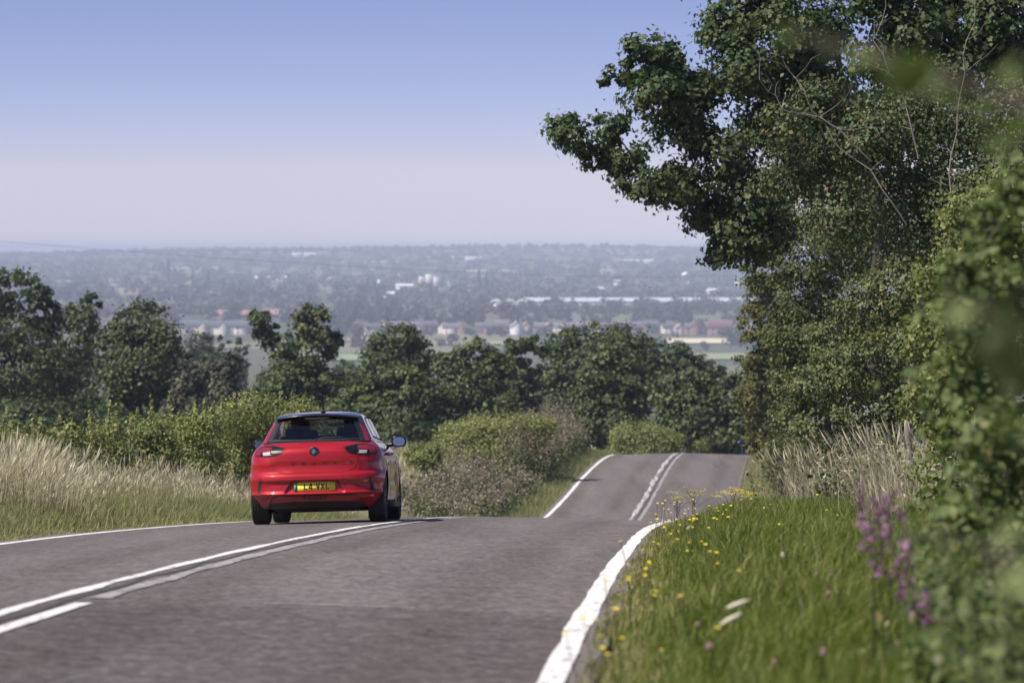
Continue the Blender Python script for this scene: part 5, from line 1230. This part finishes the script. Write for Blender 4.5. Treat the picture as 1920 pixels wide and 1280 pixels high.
shed(476, 522, 3580, 4, 'tile_red', 'brick', 'second red-roofed shed behind the two-lobed tree', rh=4)
shed(598, 640, 3600, 4, 'tile_red', 'brick', 'red-roofed shed right of the two-lobed tree', rh=4)
shed(668, 698, 3640, 4, 'tile_red', 'brick', 'small red-roofed shed further right above the lone round tree', rh=4)
for a, b_, Yq, lab in ((548, 566, 8600, 'pale far shed on the left hillside'), (570, 592, 8600, 'second pale far shed on the left hillside'), (472, 505, 6100, 'pale-roofed hall in the left valley woods'), (520, 540, 6150, 'small pale roof beside the pale-roofed hall'), (846, 866, 8300, 'tan far shed on the middle hillside'), (872, 902, 8300, 'larger tan far shed on the middle hillside'), (1170, 1198, 8000, 'pale far shed high on the right hillside'), (1205, 1224, 8000, 'second pale far shed high on the right hillside'), (1150, 1168, 5600, 'white roof above the long glasshouse'), (1378, 1402, 5400, 'white roof beside the yellow-green tree'), (720, 740, 4700, 'long white low shed in the middle valley'), (640, 655, 5000, 'white low shed above the compact round tree'), (742, 775, 5300, 'grey long block left of the white towers')):
    shed(a, b_, Yq, 4.5, 'pale_roof', 'white_wall', lab, 'far_shed', 3)
for i in range(14):
    a = rg.uniform(560, 1380); Yq = rg.uniform(4700, 6600)
    house(a, Yq, (13, 9, 5, 3.5, 'render', 'slate' if i % 3 else 'pale_roof', bool(i % 2)), 'tiny pale building scattered in the hazy valley woods', 'tiny pale buildings across the valley', rg.uniform(-.6, .6), rg.uniform(.8, 1.3))
for i, (a0, a1, Y0, Y1) in enumerate(((500, 640, 6350, 6480), (860, 990, 6950, 7100), (300, 420, 7400, 7560), (1050, 1200, 7300, 7450), (640, 760, 7900, 8100), (1180, 1330, 8300, 8500), (120, 260, 5500, 5600), (960, 1060, 5500, 5580))):
    field('stubble_field' if i % 3 else 'meadow', a0, a1, Y0, Y1, (.42, .40, .27) if i % 3 else (.2, .24, .13))
# white towers
def tower(px0, px1, Y, h, label):
    x0, x1 = (px0-960)/FPX*Y, (px1-960)/FPX*Y; xm = (x0+x1)/2; w = x1-x0; root = empty('tower_block', (xm, Y, float(gz(xm, Y))), label, 'building', None)
    MB().box((0, 0, h/2), (w, 14, h)).build('wall', M['white_wall'], root); MB().box((0, 0, h + .25), (w + .8, 14.8, .5)).build('roof', M['pale_roof'], root)
    for zz in np.arange(2.5, h - 1, 3.2): MB().box((0, -7.03, zz), (w*.8, .08, 1.3)).build('window', M['pane'], root)
tower(785, 796, 5400, 16, 'white tower block at the left of the white group'); tower(798, 811, 5420, 19, 'white tower block in the middle of the white group'); tower(813, 826, 5400, 17, 'white tower block at right of the white group')
tower(708, 714, 5300, 13, 'small white block apart from the towers')
# long glasshouse and white domed hall
def glasshouse():
    Y = 4150; x0, x1 = (985-960)/FPX*Y, (1425-960)/FPX*Y; zb = float(gz((x0+x1)/2, Y)); root = empty('glasshouse', ((x0+x1)/2, Y, zb), 'very long low glasshouse with shining roof across the valley', 'building'); w = x1-x0
    MB().box((0, 0, 3), (w, 90, 6)).build('wall', mat_plain('glasshouse_wall', (.55, .58, .66), .25), root)
    nb = 15; dx = w/nb; m_ = mat_plain('glasshouse_roof', (.80, .81, .84), .25)
    for k in range(nb):
        a = -w/2 + k*dx; MB().add([[a, -46, 6.02], [a+dx-.2, -46, 6.02], [a+dx-.2, 0, 9.5], [a, 0, 9.5], [a+dx-.2, 46, 6.02], [a, 46, 6.02]], [[0, 1, 2, 3], [3, 2, 4, 5]]).build('roof_bay', m_, root)
    Y2 = 4020; x0, x1 = (918-960)/FPX*Y2, (992-960)/FPX*Y2; w = (x1-x0)/3; root2 = empty('domed_hall', ((x0+x1)/2, Y2, float(gz(0, Y2))), 'white hall with three rounded roofs at the glasshouse end', 'building')
    for k in range(3):
        th = np.linspace(0, math.pi, 15); c = (k-1)*w; V = []
        for yy in (-15, 15): V += [[c - math.cos(q)*w/2*.99, yy, 4 + math.sin(q)*6] for q in th]
        i = np.arange(14); mb = MB(); mb.add(V, np.stack([i, i+1, 15+i+1, 15+i], -1)); mb.add([[c - math.cos(q)*w/2*.99, -15, 4 + math.sin(q)*6] for q in th] + [[c, -15, 4]], [], [[q, q+1, 15] for q in range(14)]); mb.build('rounded_roof', M['white_wall'], root2, smooth=False)
    MB().box((0, 0, 2), (w*3, 30, 4)).build('wall', M['white_wall'], root2)
glasshouse()

# ------------------------------------------------------------------ wires and the blue sign
def wire(label, pts, r):
    w = np.array([P(*q) for q in pts]); t = np.linspace(0, 1, len(w)); tt = np.linspace(0, 1, 60); f = [np.interp(tt, t, w[:, k]) for k in range(3)]
    p = np.stack([np.polyval(np.polyfit(t, w[:, k], 3), tt) for k in range(3)], 1)
    o = MB().tube(p, r, 5).build('overhead_wire', mat_plain('wire_metal', (.10, .10, .11), .6)); tag(o, label, 'wire')
wire('upper thin overhead wire sloping down across the skyline', [(-300, 425, 260), (0, 451, 262), (230, 469, 265), (560, 496, 268), (900, 512, 272), (1120, 516, 275), (1340, 518, 278)], .008)
wire('lower faint overhead wire crossing behind the tree line', [(-300, 500, 300), (0, 535, 300), (190, 556, 300), (450, 580, 302), (700, 598, 304), (1000, 606, 306)], .006)
def sign():
    Y = 196; b = P(1392, 850, Y); g0 = float(gz(b[0], Y)); root = empty('road_sign', (b[0], Y, g0), 'small blue sign on a blue post at far end of road', 'sign'); hz = (HY - 836)/FPX*Y - g0
    bl = mat_plain('blue_sign', (.02, .035, .15), .4); MB().tube([(0, 0, 0), (0, 0, hz)], .05, 8).build('post', bl, root)
    MB().lathe([(-.02, 0), (-.02, .11), (.02, .11), (.02, 0)], 20, 'y', (-.15, -.06, hz + .16)).build('plate', bl, root); MB().box((-.08, -.02, hz + .1), (.2, .03, .05)).build('bracket', bl, root)
sign()

# ------------------------------------------------------------------ haze
def haze():
    bm = bmesh.new(); bmesh.ops.create_cube(bm, size=1)
    zlo, zhi = -96.0, 7.5
    for v in bm.verts: v.co = ((v.co.x)*15000, (v.co.y + .5)*16800 - 500, zlo + (v.co.z + .5)*(zhi - zlo))
    m = bpy.data.materials.new('haze'); m.use_nodes = True; t = m.node_tree; t.nodes.clear()
    o_ = t.nodes.new('ShaderNodeOutputMaterial'); v = t.nodes.new('ShaderNodeVolumePrincipled'); v.inputs['Density'].default_value = HAZE; v.inputs['Color'].default_value = HAZE_COL
    v.inputs['Anisotropy'].default_value = -0.3; t.links.new(v.outputs[0], o_.inputs['Volume']); m.cycles.homogeneous_volume = True
    o = bm_obj('haze', bm, m); tag(o, kind='stuff')
HAZE, HAZE_COL = 1.35e-4, (.70, .79, 1.0, 1)
haze()

# ------------------------------------------------------------------ the lane goes on behind the viewpoint (mirrored in the car)
for k, (nm_, dx, dy, lab) in enumerate([('sycamore_tree', .2, -56, 'dense tree right of the frame edge, mirrored in the car'), ('sycamore_tree', 1.6, -43, 'dense tree off the right edge beside the hedge, mirrored in the car'), ('sycamore_tree', -1.5, -112, 'dark roadside tree behind the viewpoint, mirrored in the car'), ('maple_tree', 1.0, -106, 'spreading roadside tree behind the viewpoint, mirrored in the car'), ('hedge_bush', 1.5, -128, 'tall roadside hedge behind the viewpoint, mirrored in the car'), ('sycamore_tree', -26, -135, 'roadside tree behind and left, mirrored in the car')]):
    c = copy_tree(bpy.data.objects[nm_]); x = c.location.x + dx; y = c.location.y + dy; c.location = (x, y, float(gz(x, y))); tag(c, lab)
